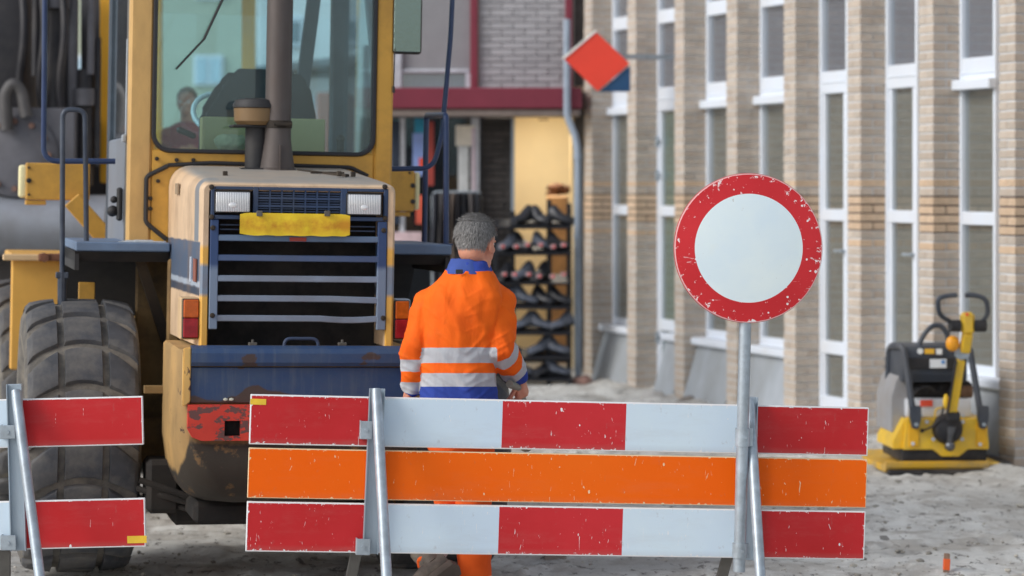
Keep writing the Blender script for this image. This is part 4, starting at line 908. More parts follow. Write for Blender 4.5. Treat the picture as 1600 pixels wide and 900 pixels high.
def barrier(label, loc, rot, xs, rows, phase, posts, dens, group):
    e = thing('road_barrier', label, 'barrier', loc, rot, group); Mb = mtx(e); L = 2.53 if xs == 0 else 2.506
    for i, (z0, kind) in enumerate(rows):
        b = Bm(); b.box(0, L, 0, .022, 0, .1985, .002)
        o = b.done('board', reflective('barrier_board_%s_%d' % (kind, i) + str(xs), kind, L, .1985, phase, dens, 1.7 * i + xs), e, 0, (xs, 0, z0))
        b = Bm(); [b.box(xs + a, xs + a + .05, .024, .04, z0 + .02, z0 + .18) for a in (.6, 1.7)]; b.done('batten', GALV2, e, 0)
    for (tx, ty, bx_, by, lean, rearx, clamps) in posts:
        p0, p1 = hit(Mb, tx, ty, 1, -.012), hit(Mb, bx_, by, 1, -.012)
        b = Bm(); up = (p0 - p1).normalized(); w2 = .026
        b.bar(tuple(p1), tuple(p0), .060, .016, .003); b.bar(tuple(p1 + Vector((-.029, -.012, 0))), tuple(p0 + Vector((-.029, -.012, 0))), .004, .026); b.bar(tuple(p1 + Vector((.029, -.012, 0))), tuple(p0 + Vector((.029, -.012, 0))), .004, .026)
        b.done('post', GALV2, e)
        # leaning tube leg, running on to the ground
        (ax, ay), (cx, cy) = lean
        q0 = hit(Mb, ax, ay, 1, -.045); q1 = hit(Mb, cx, cy, 1, -.30)
        w0, w1 = Mb @ q0, Mb @ q1; k = (w0.z) / (w0.z - w1.z); q2 = q0 + (q1 - q0) * k
        d_ = (q0 - q2).normalized(); top = q0 + d_ * .01
        b = Bm(); b.tube([q2, q0 - d_ * .12, q0 - d_ * .03, top], .0215, 16, rr=[.0215, .0215, .021, .019]); lg = b.done('leg', GALV, e)
        b = Bm(); b.cyl(tuple(q0 + Vector((0, -.026, -.02))), tuple(q0 + Vector((0, -.01, -.02))), .007, seg=8); b.done('bolt', DARKSTEEL, lg)
        r0 = hit(Mb, rearx[0], rearx[1], 1, .035); rw = Mb @ (r0 + Vector((rearx[2], .5, -1))) ; dr = Vector((rearx[2], .5, -1)); wr0 = Mb @ r0; wdz = (Mb.to_3x3() @ dr).z
        r1 = r0 + dr * (wr0.z / -wdz)
        b = Bm(); b.bar(tuple(r1), tuple(r0 - dr * .02), .045, .02, .003); b.done('leg', DARKSTEEL, e)
        for (cx0, cy0, cx1, cy1) in clamps:
            a = hit(Mb, cx0, cy1, 1, -.04); c = hit(Mb, cx1, cy0, 1, -.04)
            b = Bm(); b.box(a.x, c.x, -.046, -.040, a.z, c.z, .002); b.box(a.x, a.x + .006, -.0395, -.002, a.z, c.z, .001); b.box(a.x + .007, c.x, -.012, -.006, a.z + .01, c.z - .01)
            b.cyl(((a.x + c.x) / 2, -.052, (a.z + c.z) / 2), ((a.x + c.x) / 2, -.04, (a.z + c.z) / 2), .008, seg=8); b.done('clamp', GALV, e)
    return e, Mb
rb_g = 'striped barriers closing the road'
e1, MB1 = barrier('long road barrier with red white boards and an orange middle board', (-1.072, 10.17, 0), (0, R(1.87), R(7.73)), 0.0,
    ((.399, 'stripe'), (.612, 'orange'), (.825, 'stripe')), 0.0,
    [(589, 607, 578, 865, ((588, 612), (604, 900)), (556, 866, -.12), [(562, 658, 582, 686), (556, 842, 579, 867)]),
     (1171, 620, 1165, 875, ((1171, 628), (1188, 900)), (1136, 872, -.12), [])], 1.25, rb_g)
b = Bm(); a, c = hit(MB1, 391, 632, 1, -.001), hit(MB1, 416, 623.5, 1, -.001); b.box(a.x, c.x, -.0015, -.0002, a.z, c.z); b.done('sticker', M('yellow_sticker', C(236, 178, 50), .5, 0, .1, 20), e1, 0)
e2, MB2 = barrier('open road barrier with just two striped boards in front of the big rear tyre', (-1.489, 10.47, 0), (0, R(-1.3), R(0.5)), -2.506,
    ((.376, 'stripe'), (.793, 'stripe')), 0.994, [(23, 600, 30, 860, ((25, 614), (62, 900)), (8, 866, -.12), [(0, 664, 24, 686), (1, 836, 25, 860)]), (-740, 620, -735, 870, ((-738, 628), (-700, 900)), (-760, 870, -.12), [])], .45, rb_g)
b = Bm(); a, c = hit(MB2, 199, 849, 1, -.001), hit(MB2, 229, 837, 1, -.001); b.box(a.x, c.x, -.0015, -.0002, a.z, c.z); b.done('sticker', M('yellow_sticker', C(236, 178, 50)), e2, 0)
b = Bm(); [b.tube([hit(MB2, px + 0, py, 1, -.17 if py > 700 else -.13), hit(MB2, px + dx, py + 16, 1, -.175 if py > 700 else -.135)], .0222, 16) for px, py, dx in ((36.5, 698, 2.2), (39, 728, 2))]
p1 = None
b.bm.free()

# ------------------------------------------------------------------ round sign
def road_sign():
    Y = 10.30; e = thing('road_sign', 'round closed road sign, scratched red ring around plain white, on a grey pole', 'road sign', (at(1148, 872, Y).x, Y, 0), (0, R(1.4), R(4)))
    Ms = mtx(e); c = hit(Ms, 1168, 387.5, 1, 0); r0 = .2995
    t = NT('sign_face'); X, Yy, Z = t.xyz()
    dx = t.math('SUBTRACT', X, c.x); dz = t.math('SUBTRACT', Z, c.z); r = t.math('SQRT', t.math('ADD', t.math('MULTIPLY', dx, dx), t.math('MULTIPLY', dz, dz)))
    red = t.mix(t.ramp(t.noise(2.5, 5), .35, .65), C(190, 40, 46), C(176, 30, 36)); wht = t.mix(t.ramp(t.noise(5, 5), .3, .7), C(206, 218, 228), C(196, 210, 222))
    chips = t.ramp(t.noise(24, 8, .7, (1, 1, .8)), .615, .63); ebias = t.ramp(r, .25, .292, 0, .07)
    ch2 = t.math('GREATER_THAN', t.math('ADD', t.noise(38, 7, .72), ebias), .645)
    v = t.n('ShaderNodeTexVoronoi'); t.l(t.coord(), v.inputs['Vector']); v.inputs['Scale'].default_value = 40; sp = t.n('ShaderNodeSeparateColor'); t.l(v.outputs['Color'], sp.inputs[0])
    spot = t.math('LESS_THAN', t.math('ADD', v.outputs['Distance'], t.math('MULTIPLY', t.math('SUBTRACT', t.noise(150, 3), .5), .2)), t.math('MULTIPLY', t.ramp(sp.outputs[0], .6, 1), .20))
    red = t.mix(t.math('MAXIMUM', ch2, spot), red, C(222, 206, 206))
    sc1 = t.noise(9, 3, .5, (1, 1, 5), 1.2); red = t.mix(t.ramp(sc1, .70, .715, 0, .45), red, C(220, 190, 190))
    wht = t.mix(t.ramp(t.noise(30, 6, .7), .66, .68, 0, .5), wht, C(150, 140, 130)); wht = t.mix(t.ramp(t.noise(3, 5), .6, .8, 0, .25), wht, C(220, 205, 170))
    cc = t.mix(t.math('LESS_THAN', r, .2185), red, wht); cc = t.mix(t.math('GREATER_THAN', t.math('ADD', r, t.math('MULTIPLY', t.noise(60, 4), .004)), .2975), cc, C(205, 160, 160))
    fm = t.bsdf(cc, .4, 0, t.noise(60, 4), .08, .001, .4)
    b = Bm(); b.lathe([(.001, -.032), (.2925, -.032), (.2985, -.0305), (.2995, -.028), (.2995, -.014), (.296, -.014), (.295, -.026), (.001, -.026)], (c.x, 0, c.z), 'Y', 96); b.done('sign_disc', fm, e, 30)
    b = Bm(); b.lathe([(.3000, -.022), (.3015, -.020), (.3015, -.012), (.3000, -.012)], (c.x, 0, c.z), 'Y', 96); b.done('sign_rim', M('red_rim', C(170, 60, 60), .5, 0, .2, 30), e, 30)
    b = Bm(); b.tube([(c.x - .002, 0, .30), (c.x - .002, 0, c.z + .2)], .0245, 18)
    o = b.done('pole', GALV, e)
    for z in (c.z - .15, c.z + .15): b = Bm(); b.box(c.x - .06, c.x + .06, -.0255, .03, z - .015, z + .015, .004); b.done('bracket', GALV2, e)
    for a0, a1 in ((670, 698), (850, 873)):
        za, zb = hit(Ms, 1153, a1, 1, -.03).z, hit(Ms, 1153, a0, 1, -.03).z
        b = Bm(); b.cyl((c.x - .002, 0, za), (c.x - .002, 0, zb), .0305, seg=18); b.box(c.x, c.x + .04, -.004, .004, za, zb); b.cyl((c.x + .005, -.036, (za + zb) / 2), (c.x + .005, -.028, (za + zb) / 2), .006, seg=8); b.done('clamp', GALV, e)
    return e
road_sign()
def stakes():
    p = at(1478, 895, 12.2)
    e = thing('survey_stake', 'tiny wooden stake with an orange paint band stuck in the sand', 'stake', (p.x, 12.2, 0))
    b = Bm(); b.box(-.013, .013, -.013, .013, -.1, .10, .002, Matrix.Rotation(R(3), 4, 'Y')); w_ = b.done('peg', M('brown_grey_wood', C(128, 104, 88), .9, 0, .2, 30, stretch=(4, 4, .5)), e)
    b = Bm(); b.box(-.0145, .0155, -.0145, .0145, .022, .076, .002, Matrix.Rotation(R(3), 4, 'Y')); b.done('orange_tape', M('orange_tape', C(255, 92, 40), .5, 0, .05), e)
    p = at(868, 900, 12.6)
    b = Bm(); b.box(-.055, .055, -.03, .03, -.1, .16, .006, Matrix.Rotation(R(-3), 4, 'Y')); o = b.done('post_stump', M('grey_timber', C(138, 130, 122), .85, 0, .12, 12, dirt=C(104, 96, 90), dirt_amt=.5), None, 35, (p.x, 12.6, 0))
    o['label'] = 'short grey timber stump standing in the sand behind the red middle board'; o['category'] = 'post'
stakes()

# ------------------------------------------------------------------ people
def remesh(bm_, voxel, smooth=2):
    me = bpy.data.meshes.new('t'); bmesh.ops.recalc_face_normals(bm_.bm, faces=bm_.bm.faces); bm_.bm.to_mesh(me); bm_.bm.free()
    o = bpy.data.objects.new('t', me); col.objects.link(o)
    md = o.modifiers.new('r', 'REMESH'); md.mode = 'VOXEL'; md.voxel_size = voxel
    dg = bpy.context.evaluated_depsgraph_get(); m2 = bpy.data.meshes.new_from_object(o.evaluated_get(dg))
    bpy.data.objects.remove(o); bpy.data.meshes.remove(me)
    bm = bmesh.new(); bm.from_mesh(m2)
    for _ in range(smooth): bmesh.ops.smooth_vert(bm, verts=bm.verts, factor=.5, use_axis_x=True, use_axis_y=True, use_axis_z=True)
    return m2, bm
def fin(m2, bm, name, mat, parent):
    bm.to_mesh(m2); bm.free(); m2.name = name; m2.materials.clear(); m2.materials.append(mat); m2.polygons.foreach_set('use_smooth', [True] * len(m2.polygons))
    return link(name, m2, parent)
def ell(c, a, b, zrot=0, n=24, tilt=None):
    ca, sa = math.cos(zrot), math.sin(zrot); P = []
    for k in range(n):
        t = 2 * math.pi * k / n; u, v = math.cos(t), math.sin(t)
        u = math.copysign(abs(u) ** .85, u); v = math.copysign(abs(v) ** .85, v)
        x, y = a * u, b * v; P.append(Vector((c[0] + x * ca - y * sa, c[1] + x * sa + y * ca, c[2])))
    return P
def hand(b, wrist, d, palmn, side, curl=.5, s=1.0):
    # wrist point, direction of the hand, palm normal; thumb leaves the side of the palm
    d = d.normalized(); n = (palmn - d * palmn.dot(d)).normalized(); x = d.cross(n) * side
    b.tube([wrist - d * .03 * s, wrist, wrist + d * .03 * s, wrist + d * .07 * s, wrist + d * .088 * s], .03, 10, rr=[.024 * s, .024 * s, .03 * s, .034 * s, .026 * s])
    b.tube([wrist + d * .03 * s - x * .02 * s, wrist + d * .085 * s - x * .028 * s], .016 * s, 8); b.tube([wrist + d * .03 * s + x * .015 * s, wrist + d * .088 * s + x * .026 * s], .016 * s, 8)
    for i, (off, L) in enumerate(((.030, .070), (.011, .080), (-.009, .075), (-.028, .058))):
        p = wrist + d * .082 * s + x * off * s; a = 0; pts = [p - d * .02 * s, p]
        for j, f in enumerate((.45, .32, .25)):
            a += curl * (.7 + .12 * i) ; dd = d * math.cos(a) + n * math.sin(a) + x * off * .8
            p = p + dd.normalized() * L * f * s; pts.append(p)
        b.tube(pts, .008, 8, rr=[.010 * s, .0098 * s, .009 * s, .0083 * s, .007 * s])
    p = wrist + d * .025 * s + x * .026 * s; q1 = p + (d * .6 + x * .7 + n * .3).normalized() * .035 * s; q2 = q1 + (d * .8 + x * .1 + n * .6).normalized() * .03 * s; q3 = q2 + (d * .6 - x * .2 + n * .8).normalized() * .024 * s
    b.tube([p - x * .01 * s, p, q1, q2, q3], .01, 8, rr=[.013 * s, .0135 * s, .011 * s, .010 * s, .008 * s])
def head(parent, c, yaw, hair_m, skin_extra, pitch=0, s=1.0, hairlen=0, nape=-.045):
    """c = head centre; skin_extra(b) adds neck and hands to the same skin mesh"""
    Rm = Matrix.Rotation(yaw, 3, 'Z') @ Matrix.Rotation(pitch, 3, 'X')
    T = lambda x, y, z: c + Rm @ (Vector((x, y, z)) * s)
    b = Bm()
    b.ball(c, 1, (.074 * s, .094 * s, .092 * s), 4, Rm) if False else None
    X = Matrix.Translation(c) @ Rm.to_4x4()
    def eb(p, r): t = bmesh.new(); bmesh.ops.create_icosphere(t, subdivisions=3, radius=1); b._merge(t, X @ Matrix.Translation(Vector(p) * s) @ Matrix.Diagonal((*(Vector(r) * s), 1)))
    eb((0, -.012, .028), (.077, .092, .088)); eb((0, .02, -.03), (.062, .066, .075)); eb((0, .048, -.072), (.040, .040, .034)); eb((0, -.03, -.03), (.062, .062, .06))
    eb((0, .082, -.028), (.014, .020, .012)); eb((0, .076, -.012), (.009, .018, .026)); eb((0, .076, .018), (.048, .014, .012)); eb((.03, .058, -.02), (.024, .02, .02)); eb((-.03, .058, -.02), (.024, .02, .02))
    eb((0, .078, -.058), (.022, .012, .006)); eb((0, .076, -.068), (.018, .012, .006))
    for sx in (-1, 1): eb((sx * .078, -.008, -.012), (.008, .018, .030)); eb((sx * .084, -.014, .0), (.006, .012, .018)); eb((sx * .079, -.002, -.034), (.006, .009, .011))
    skin_extra(b)
    m2, bm = remesh(b, .0042 * s, 1)
    t = NT('skin_%s' % parent.name); colr = t.mix(t.ramp(t.noise(18, 5), .35, .7), C(196, 138, 112), C(170, 108, 88)); sk = t.bsdf(colr, .5, 0, t.noise(140, 4), .15, .0006)
    bo = fin(m2, bm, 'body', sk, parent)
    for sx in (-1, 1):
        e = Bm(); e.ball(T(sx * .03, .070, .004), .011 * s, sub=2); eo = e.done('eye', M('eye_white', C(230, 228, 224), .2), bo)
    # hair
    hb = Bm(); t_ = bmesh.new(); bmesh.ops.create_icosphere(t_, subdivisions=5, radius=1)
    for v in t_.verts:
        n = v.co.copy(); front = n.y; side_ = abs(n.x)
        p = Vector((n.x * .0835, n.y * .101 - .012, n.z * .0985 + .028))
        if n.z < 0: p = Vector((n.x * .079, -.012 + n.y * .094, p.z)); 
        p *= 1 + .014 * noise.noise(n * 4)
        v.co = p
    def keep(p):
        lim = nape - .015 if p.y < -.03 else (.012 + (p.y + .03) * .5 if p.y < .04 else .062 + (p.y - .04) * .7)
        if hairlen: lim = -.085 - hairlen if p.y < .02 else lim
        return p.z > lim
    kill = [v for v in t_.verts if not keep(v.co)]; bmesh.ops.delete(t_, geom=kill, context='VERTS')
    if hairlen:
        for v in t_.verts:
            if v.co.z < -.02: v.co.z *= 1 + hairlen * 8; 
    surfp = [(v.co.copy(), v.normal.copy()) for v in t_.verts]
    hb._merge(t_, X @ Matrix.Scale(s, 4)); ho = hb.done('hair', hair_m, bo, 80)
    hs_ = []; fs = []
    rng = random.Random(3)
    for i in range(5200 if not hairlen else 800):
        p, n = surfp[rng.randrange(len(surfp))]; p = p + Vector((rng.uniform(-.003, .003) for _ in range(3))); n = (p - Vector((0, -.01, .02))).normalized()
        flow = Vector((rng.uniform(-.25, .25) + n.x * .3, -.25, -1)); flow = (flow - n * flow.dot(n)).normalized()
        if p.z > .09: flow = Vector((rng.uniform(-1, 1), rng.uniform(-1, .3), 0)).normalized()
        w_ = flow.cross(n).normalized() * .0007; L = rng.uniform(.012, .022)
        a = p - n * .001; m_ = p + flow * L * .6 + n * .0035; e_ = p + flow * L + n * rng.uniform(.001, .005)
        k = len(hs_); hs_ += [a - w_, a + w_, m_ + w_, m_ - w_, e_]; fs += [(k, k + 1, k + 2, k + 3), (k + 3, k + 2, k + 4)]
    me = bpy.data.meshes.new('hair_strands'); me.from_pydata([X @ (v * s) for v in hs_], [], fs); me.materials.append(M('grey_hair_strand' if not hairlen else 'brown_hair_strand', C(128, 126, 124) if not hairlen else C(92, 66, 50), .55, 0, .35, 60))
    link('hair_strands', me, bo, kind='stuff')
    return bo
def cloth_mat(name, base, bands):
    t = NT(name); at_ = t.n('ShaderNodeAttribute'); at_.attribute_name = 'row'; v = at_.outputs['Fac']
    c = t.mix(t.ramp(t.noise(5, 6, .6), .35, .7), base[0], base[1]); gr = t.ramp(t.noise(11, 8, .7), .58, .78, 0, .25)
    met = 0.0
    sil = 0.0
    for a, b_, cc in bands:
        f = t.math('MULTIPLY', t.math('GREATER_THAN', v, a), t.math('LESS_THAN', v, b_)); c = t.mix(f, c, cc)
    c = t.mix(gr, c, C(120, 84, 60))
    wr = t.math('ADD', t.math('MULTIPLY', t.noise(7, 4, .5, (2.2, 2.2, .8), .8), 1.0), t.math('MULTIPLY', t.noise(300, 2), .02))
    return t.bsdf(c, .78, 0, wr, .35, .02, .2)
def interp(x, P):
    if x <= P[0][0]: return P[0][1] + (x - P[0][0])
    for (a, fa), (b_, fb) in zip(P, P[1:]):
        if x <= b_: return fa + (fb - fa) * (x - a) / (b_ - a)
    return P[-1][1] + (x - P[-1][0])
def seg_t(p, pts):
    best = (1e9, 0, 0); L = 0
    for a, b_ in zip(pts, pts[1:]):
        d = b_ - a; k = max(0, min(1, (p - a).dot(d) / d.length_squared)); q = a + d * k; r = (p - q).length
        if r < best[0]: best = (r, L + d.length * k)
        L += d.length
    return best
def worker():
    Y0 = 10.78; base = Vector((at(728, 900, Y0).x, Y0, 0))
    e = thing('person', 'grey haired worker in orange and blue reflective jacket walking away behind the barrier', 'person', base)
    A = lambda px, py, dy=0: at(px, py, Y0 + dy) - base
    s = F / Y0; Zp = lambda py: H - (py - HY) / s
    SH_L, EL_L, WR_L = A(671, 472), A(651, 538, -.03), A(640, 612, .04)
    SH_R, EL_R, WR_R = A(779, 471), A(781, 545, -.05), A(812, 592, .13)
    def skin(b):
        for a_ in ((SH_L, EL_L, WR_L), (SH_R, EL_R, WR_R)): b.tube([A(738, 440, .0), a_[0], a_[1], a_[2]], .03, 10, rr=[.04, .035, .03, .024])
        b.tube([A(730, 520, .0), A(738, 440, .0)], .07, 12)
        b.tube([A(740, 432, .0), A(745, 405, .0), A(747, 388, .01)], .05, 14, rr=[.066, .060, .057])
        b.tube([EL_L + (WR_L - EL_L) * .8, WR_L], .026, 10); hand(b, WR_L, Vector((-.05, .1, -1)), Vector((1, 0, 0)), 1, .35)
        d = (WR_R - EL_R).normalized(); b.tube([EL_R + (WR_R - EL_R) * .8, WR_R], .026, 10); hand(b, WR_R - d * .015, Vector((.10, .10, -.55)), Vector((-.7, .3, -.1)), -1, .85)
    hm = M('grey_hair', C(102, 100, 98), .6, 0, .2, 120, dirt=C(62, 60, 60), dirt_amt=.6, dirt_scale=6, bs=.25, bscale=220, stretch=(1, 1, .35))
    head(e, A(745, 381, .0), R(-32), hm, skin, R(-6), 1.0)
    # jacket
    b = Bm(); R_ = []
    for py, cx, hw, dp, dy in ((408, 736, 26, .078, -.005), (420, 734, 31, .088, -.01), (432, 730, 44, .098, -.015), (445, 727, 54, .112, -.02), (462, 723, 64, .125, -.02), (490, 719, 63, .135, -.015), (530, 717, 60, .132, -.005), (565, 716, 59, .126, 0), (600, 717, 60, .128, 0), (622, 718, 61, .130, 0), (640, 718, 61, .128, 0)):
        c = A(cx, py, dy); R_.append(ell(c, hw / s, dp, R(-6)))
    b.rings(R_)
    ra = lambda L: [v / s for v in L]
    b.tube([SH_L + Vector((.035, 0, .02)), SH_L, SH_L + (EL_L - SH_L) * .5, EL_L, EL_L + (WR_L - EL_L) * .5, WR_L], .05, 18, rr=ra([24, 26, 24, 21.5, 20, 17.5]))
    b.tube([SH_R + Vector((-.035, 0, .02)), SH_R, SH_R + (EL_R - SH_R) * .5, EL_R, EL_R + (WR_R - EL_R) * .5, WR_R - (WR_R - EL_R) * .08], .05, 18, rr=ra([25, 26, 25, 25, 22, 16]))
    b.ball(tuple(SH_R + Vector((-.01, 0, .005))), .062, sub=3); b.ball(tuple(SH_L + Vector((.012, 0, .005))), .060, sub=3)
    m2, bm = remesh(b, .0062, 4)
    ly = bm.verts.layers.float.new('row')
    for v in bm.verts:
        p = v.co; rl, tl = seg_t(p, [SH_L, EL_L, WR_L]); rr_, tr = seg_t(p, [SH_R, EL_R, WR_R])
        pyv = HY + (H - p.z) * F / (Y0 + p.y)
        xpx = 800 + (p.x + base.x) * F / (Y0 + p.y)
        row = interp(pyv, [(403, 403), (430, 430), (543, 543), (567, 567), (583, 583), (604, 607), (640, 640)])
        arm = 0
        if rl < .068 and xpx < 657 - (pyv - 500) * .0 and pyv > 480: row = interp(pyv, [(500, 500), (562, 543), (580, 567), (597, 583), (615, 607), (640, 640)]); arm = 1
        elif rr_ < .072 and pyv > 480 and (tr > .22 and rr_ < .068 or xpx > 776):
            row = interp(tr * 1000, [(0, 440), (205, 543), (262, 567), (330, 583), (392, 607), (480, 640)]); arm = 2
        v[ly] = row
        # folds
        n = v.normal
        q = Vector((p.x * 9, p.y * 9, p.z * 3.2)); f = noise.noise(q) * .010 + noise.noise(Vector((p.x * 22, p.y * 22, p.z * 9 + 4))) * .0062
        f += max(-.3, 1 - abs(noise.noise(Vector((p.x * 9 + p.z * 3.5, p.y * 7, p.z * 2.6 + 9)))) * 5) * .0062
        f += max(0, 1 - abs(noise.noise(Vector((p.x * 5, p.y * 5 + 3, p.z * 16 - abs(p.x) * 9)))) * 6) * .0045 * (1 if pyv > 520 else .4)
        if arm: f += math.sin(row * .16 + noise.noise(q) * 4 + p.x * 30) * .003
        v.co += n * f
    OR = ((1, .165, .010, 1), (.95, .135, .012, 1)); SIL = C(166, 169, 174); BL = C(46, 66, 142)
    jm = cloth_mat('hivis_jacket', OR, ((543, 567, SIL), (583, 607, SIL), (607, 700, BL), (300, 424, BL)))
    j = fin(m2, bm, 'jacket', jm, e)
    # collar: folded blue band
    b = Bm(); n = 40
    o0 = [ell(A(731, 427, -.012), 34 / s, .094, R(-6), n), ell(A(731, 415, -.008), 31 / s, .088, R(-6), n), ell(A(731, 404, -.004), 26 / s, .076, R(-6), n), ell(A(731, 405, -.004), 23 / s, .068, R(-6), n), ell(A(733, 424, -.01), 26 / s, .07, R(-6), n)]
    for q_ in o0[1:4]:
        for v_ in q_: v_.z -= max(0, v_.x - A(735, 400).x) * .45
    b.rings(o0, caps=False); b.done('collar', M('blue_collar', C(50, 72, 138), .8, 0, .1, 20), j, 60)
    b = Bm(); p = hit(Matrix.Translation(base), 718, 424, 1, -.12); b.box(p.x - .016, p.x + .014, -.122, -.116, p.z - .010, p.z + .008, .002, None); b.done('hanger_loop', BLACK, j)
    # trousers
    b = Bm(); HPz = Zp(655); 
    HL, HR_ = A(696, 665), A(740, 665); KL, AL = A(704, 800, .16), A(668, 886, -.10); KR, AR = A(740, 800, .03), Vector((A(742, 950).x, .02, .07))
    b.rings([ell(A(718, py), hw / s, dp, 0) for py, hw, dp in ((625, 52, .11), (650, 56, .12), (680, 58, .13), (705, 50, .12))])
    b.tube([HL, HL + (KL - HL) * .5, KL, KL + (AL - KL) * .5, AL], .08, 18, rr=[.09, .082, .066, .062, .052])
    b.tube([HR_, HR_ + (KR - HR_) * .5, KR, KR + (AR - KR) * .5, AR], .08, 18, rr=[.09, .084, .072, .073, .072])
    m2, bm = remesh(b, .008, 3); ly = bm.verts.layers.float.new('row')
    for v in bm.verts:
        p = v.co; d1, t1 = seg_t(p, [HL, KL, AL]); d2, t2 = seg_t(p, [HR_, KR, AR]); t = t1 if d1 < d2 else t2
        v[ly] = t; v.co += v.normal * (noise.noise(Vector((p.x * 12, p.y * 12, p.z * 5))) * .008 + math.sin(t * 60 + noise.noise(p * 6) * 5) * .0028)
    kL = (KL - HL).length
    tr = fin(m2, bm, 'trousers', cloth_mat('hivis_trousers', ((.92, .14, .02, 1), (.8, .11, .02, 1)), ((-1, .02, BL), (.635, .70, SIL))), e)
    bt = M('muddy_work_boot', C(66, 60, 56), .75, 0, .25, 12, dirt=C(128, 118, 104), dirt_amt=.6, dirt_scale=8); so = M('worn_boot_sole', C(78, 70, 64), .85, 0, .2, 14)
    yv = Vector((-.74, -.10, -.62)).normalized(); zv = Vector((-.25, .80, .55)); zv = (zv - yv * zv.dot(yv)).normalized(); xv = yv.cross(zv)
    for an, Rb in ((AL, Matrix((xv, yv, zv)).transposed()), (AR, Matrix.Rotation(R(-4), 3, 'Z'))):
        X = Matrix.Translation(an) @ Rb.to_4x4(); rs = []
        for i in range(14):
            t = i / 13; y = -.085 + .29 * t; wd = .040 + .012 * math.sin(math.pi * t) - (.02 if t > .95 else 0); top = .01 if t < .35 else .01 - (t - .35) * .11
            rs.append([X @ Vector((wd * math.cos(a), y, (-.06 + top) / 2 - .02 + (top + .10) / 2 * math.sin(a))) for a in [2 * math.pi * k / 16 for k in range(16)]])
        b = Bm(); b.rings(rs); b.tube([X @ Vector((0, -.03, -.04)), X @ Vector((0, -.028, .10))], .056, 16, rr=[.05, .058]); bo = b.done('boot', bt, e, 60)
        b = Bm(); o_ = [((.034 + .016 * math.sin(math.pi * min(1, .15 + k / 12))) , -.09 + .30 * k / 12) for k in range(13)]
        out = [(w_, y) for w_, y in o_] + [(0.0, .222)] + [(-w_ * .92, y) for w_, y in reversed(o_)] + [(0.0, -.104)]
        b.rings([[X @ Vector((x_ * sc_, y * 1.0, z_ + (.012 * max(0, (y - .12) / .1)))) for x_, y in out] for z_, sc_ in ((-.092, .96), (-.100, 1.0), (-.120, 1.0), (-.126, .93))])
        for k in range(0): b.box(-.036, .036, -.085 + k * .032, -.066 + k * .032, -.128, -.1245, .001, X)
        b.done('boot_sole', so, bo)
    # grey tool in the right hand
    t0 = A(800, 604, .10); t1 = A(826, 640, .32)
    o = Bm(); o.tube([A(796, 600, .02), A(812, 606, .12), A(820, 640, .30)], .017, 12); o.tube([A(818, 634, .27), A(822, 700, .42)], .026, 12)
    tl = o.done('hand_tool', M('grey_tool', C(128, 128, 118), .6, .2, .1), None, 35, base); tl['label'] = 'grey hand tool held in the right hand of the orange jacket worker'; tl['category'] = 'tool'
worker()

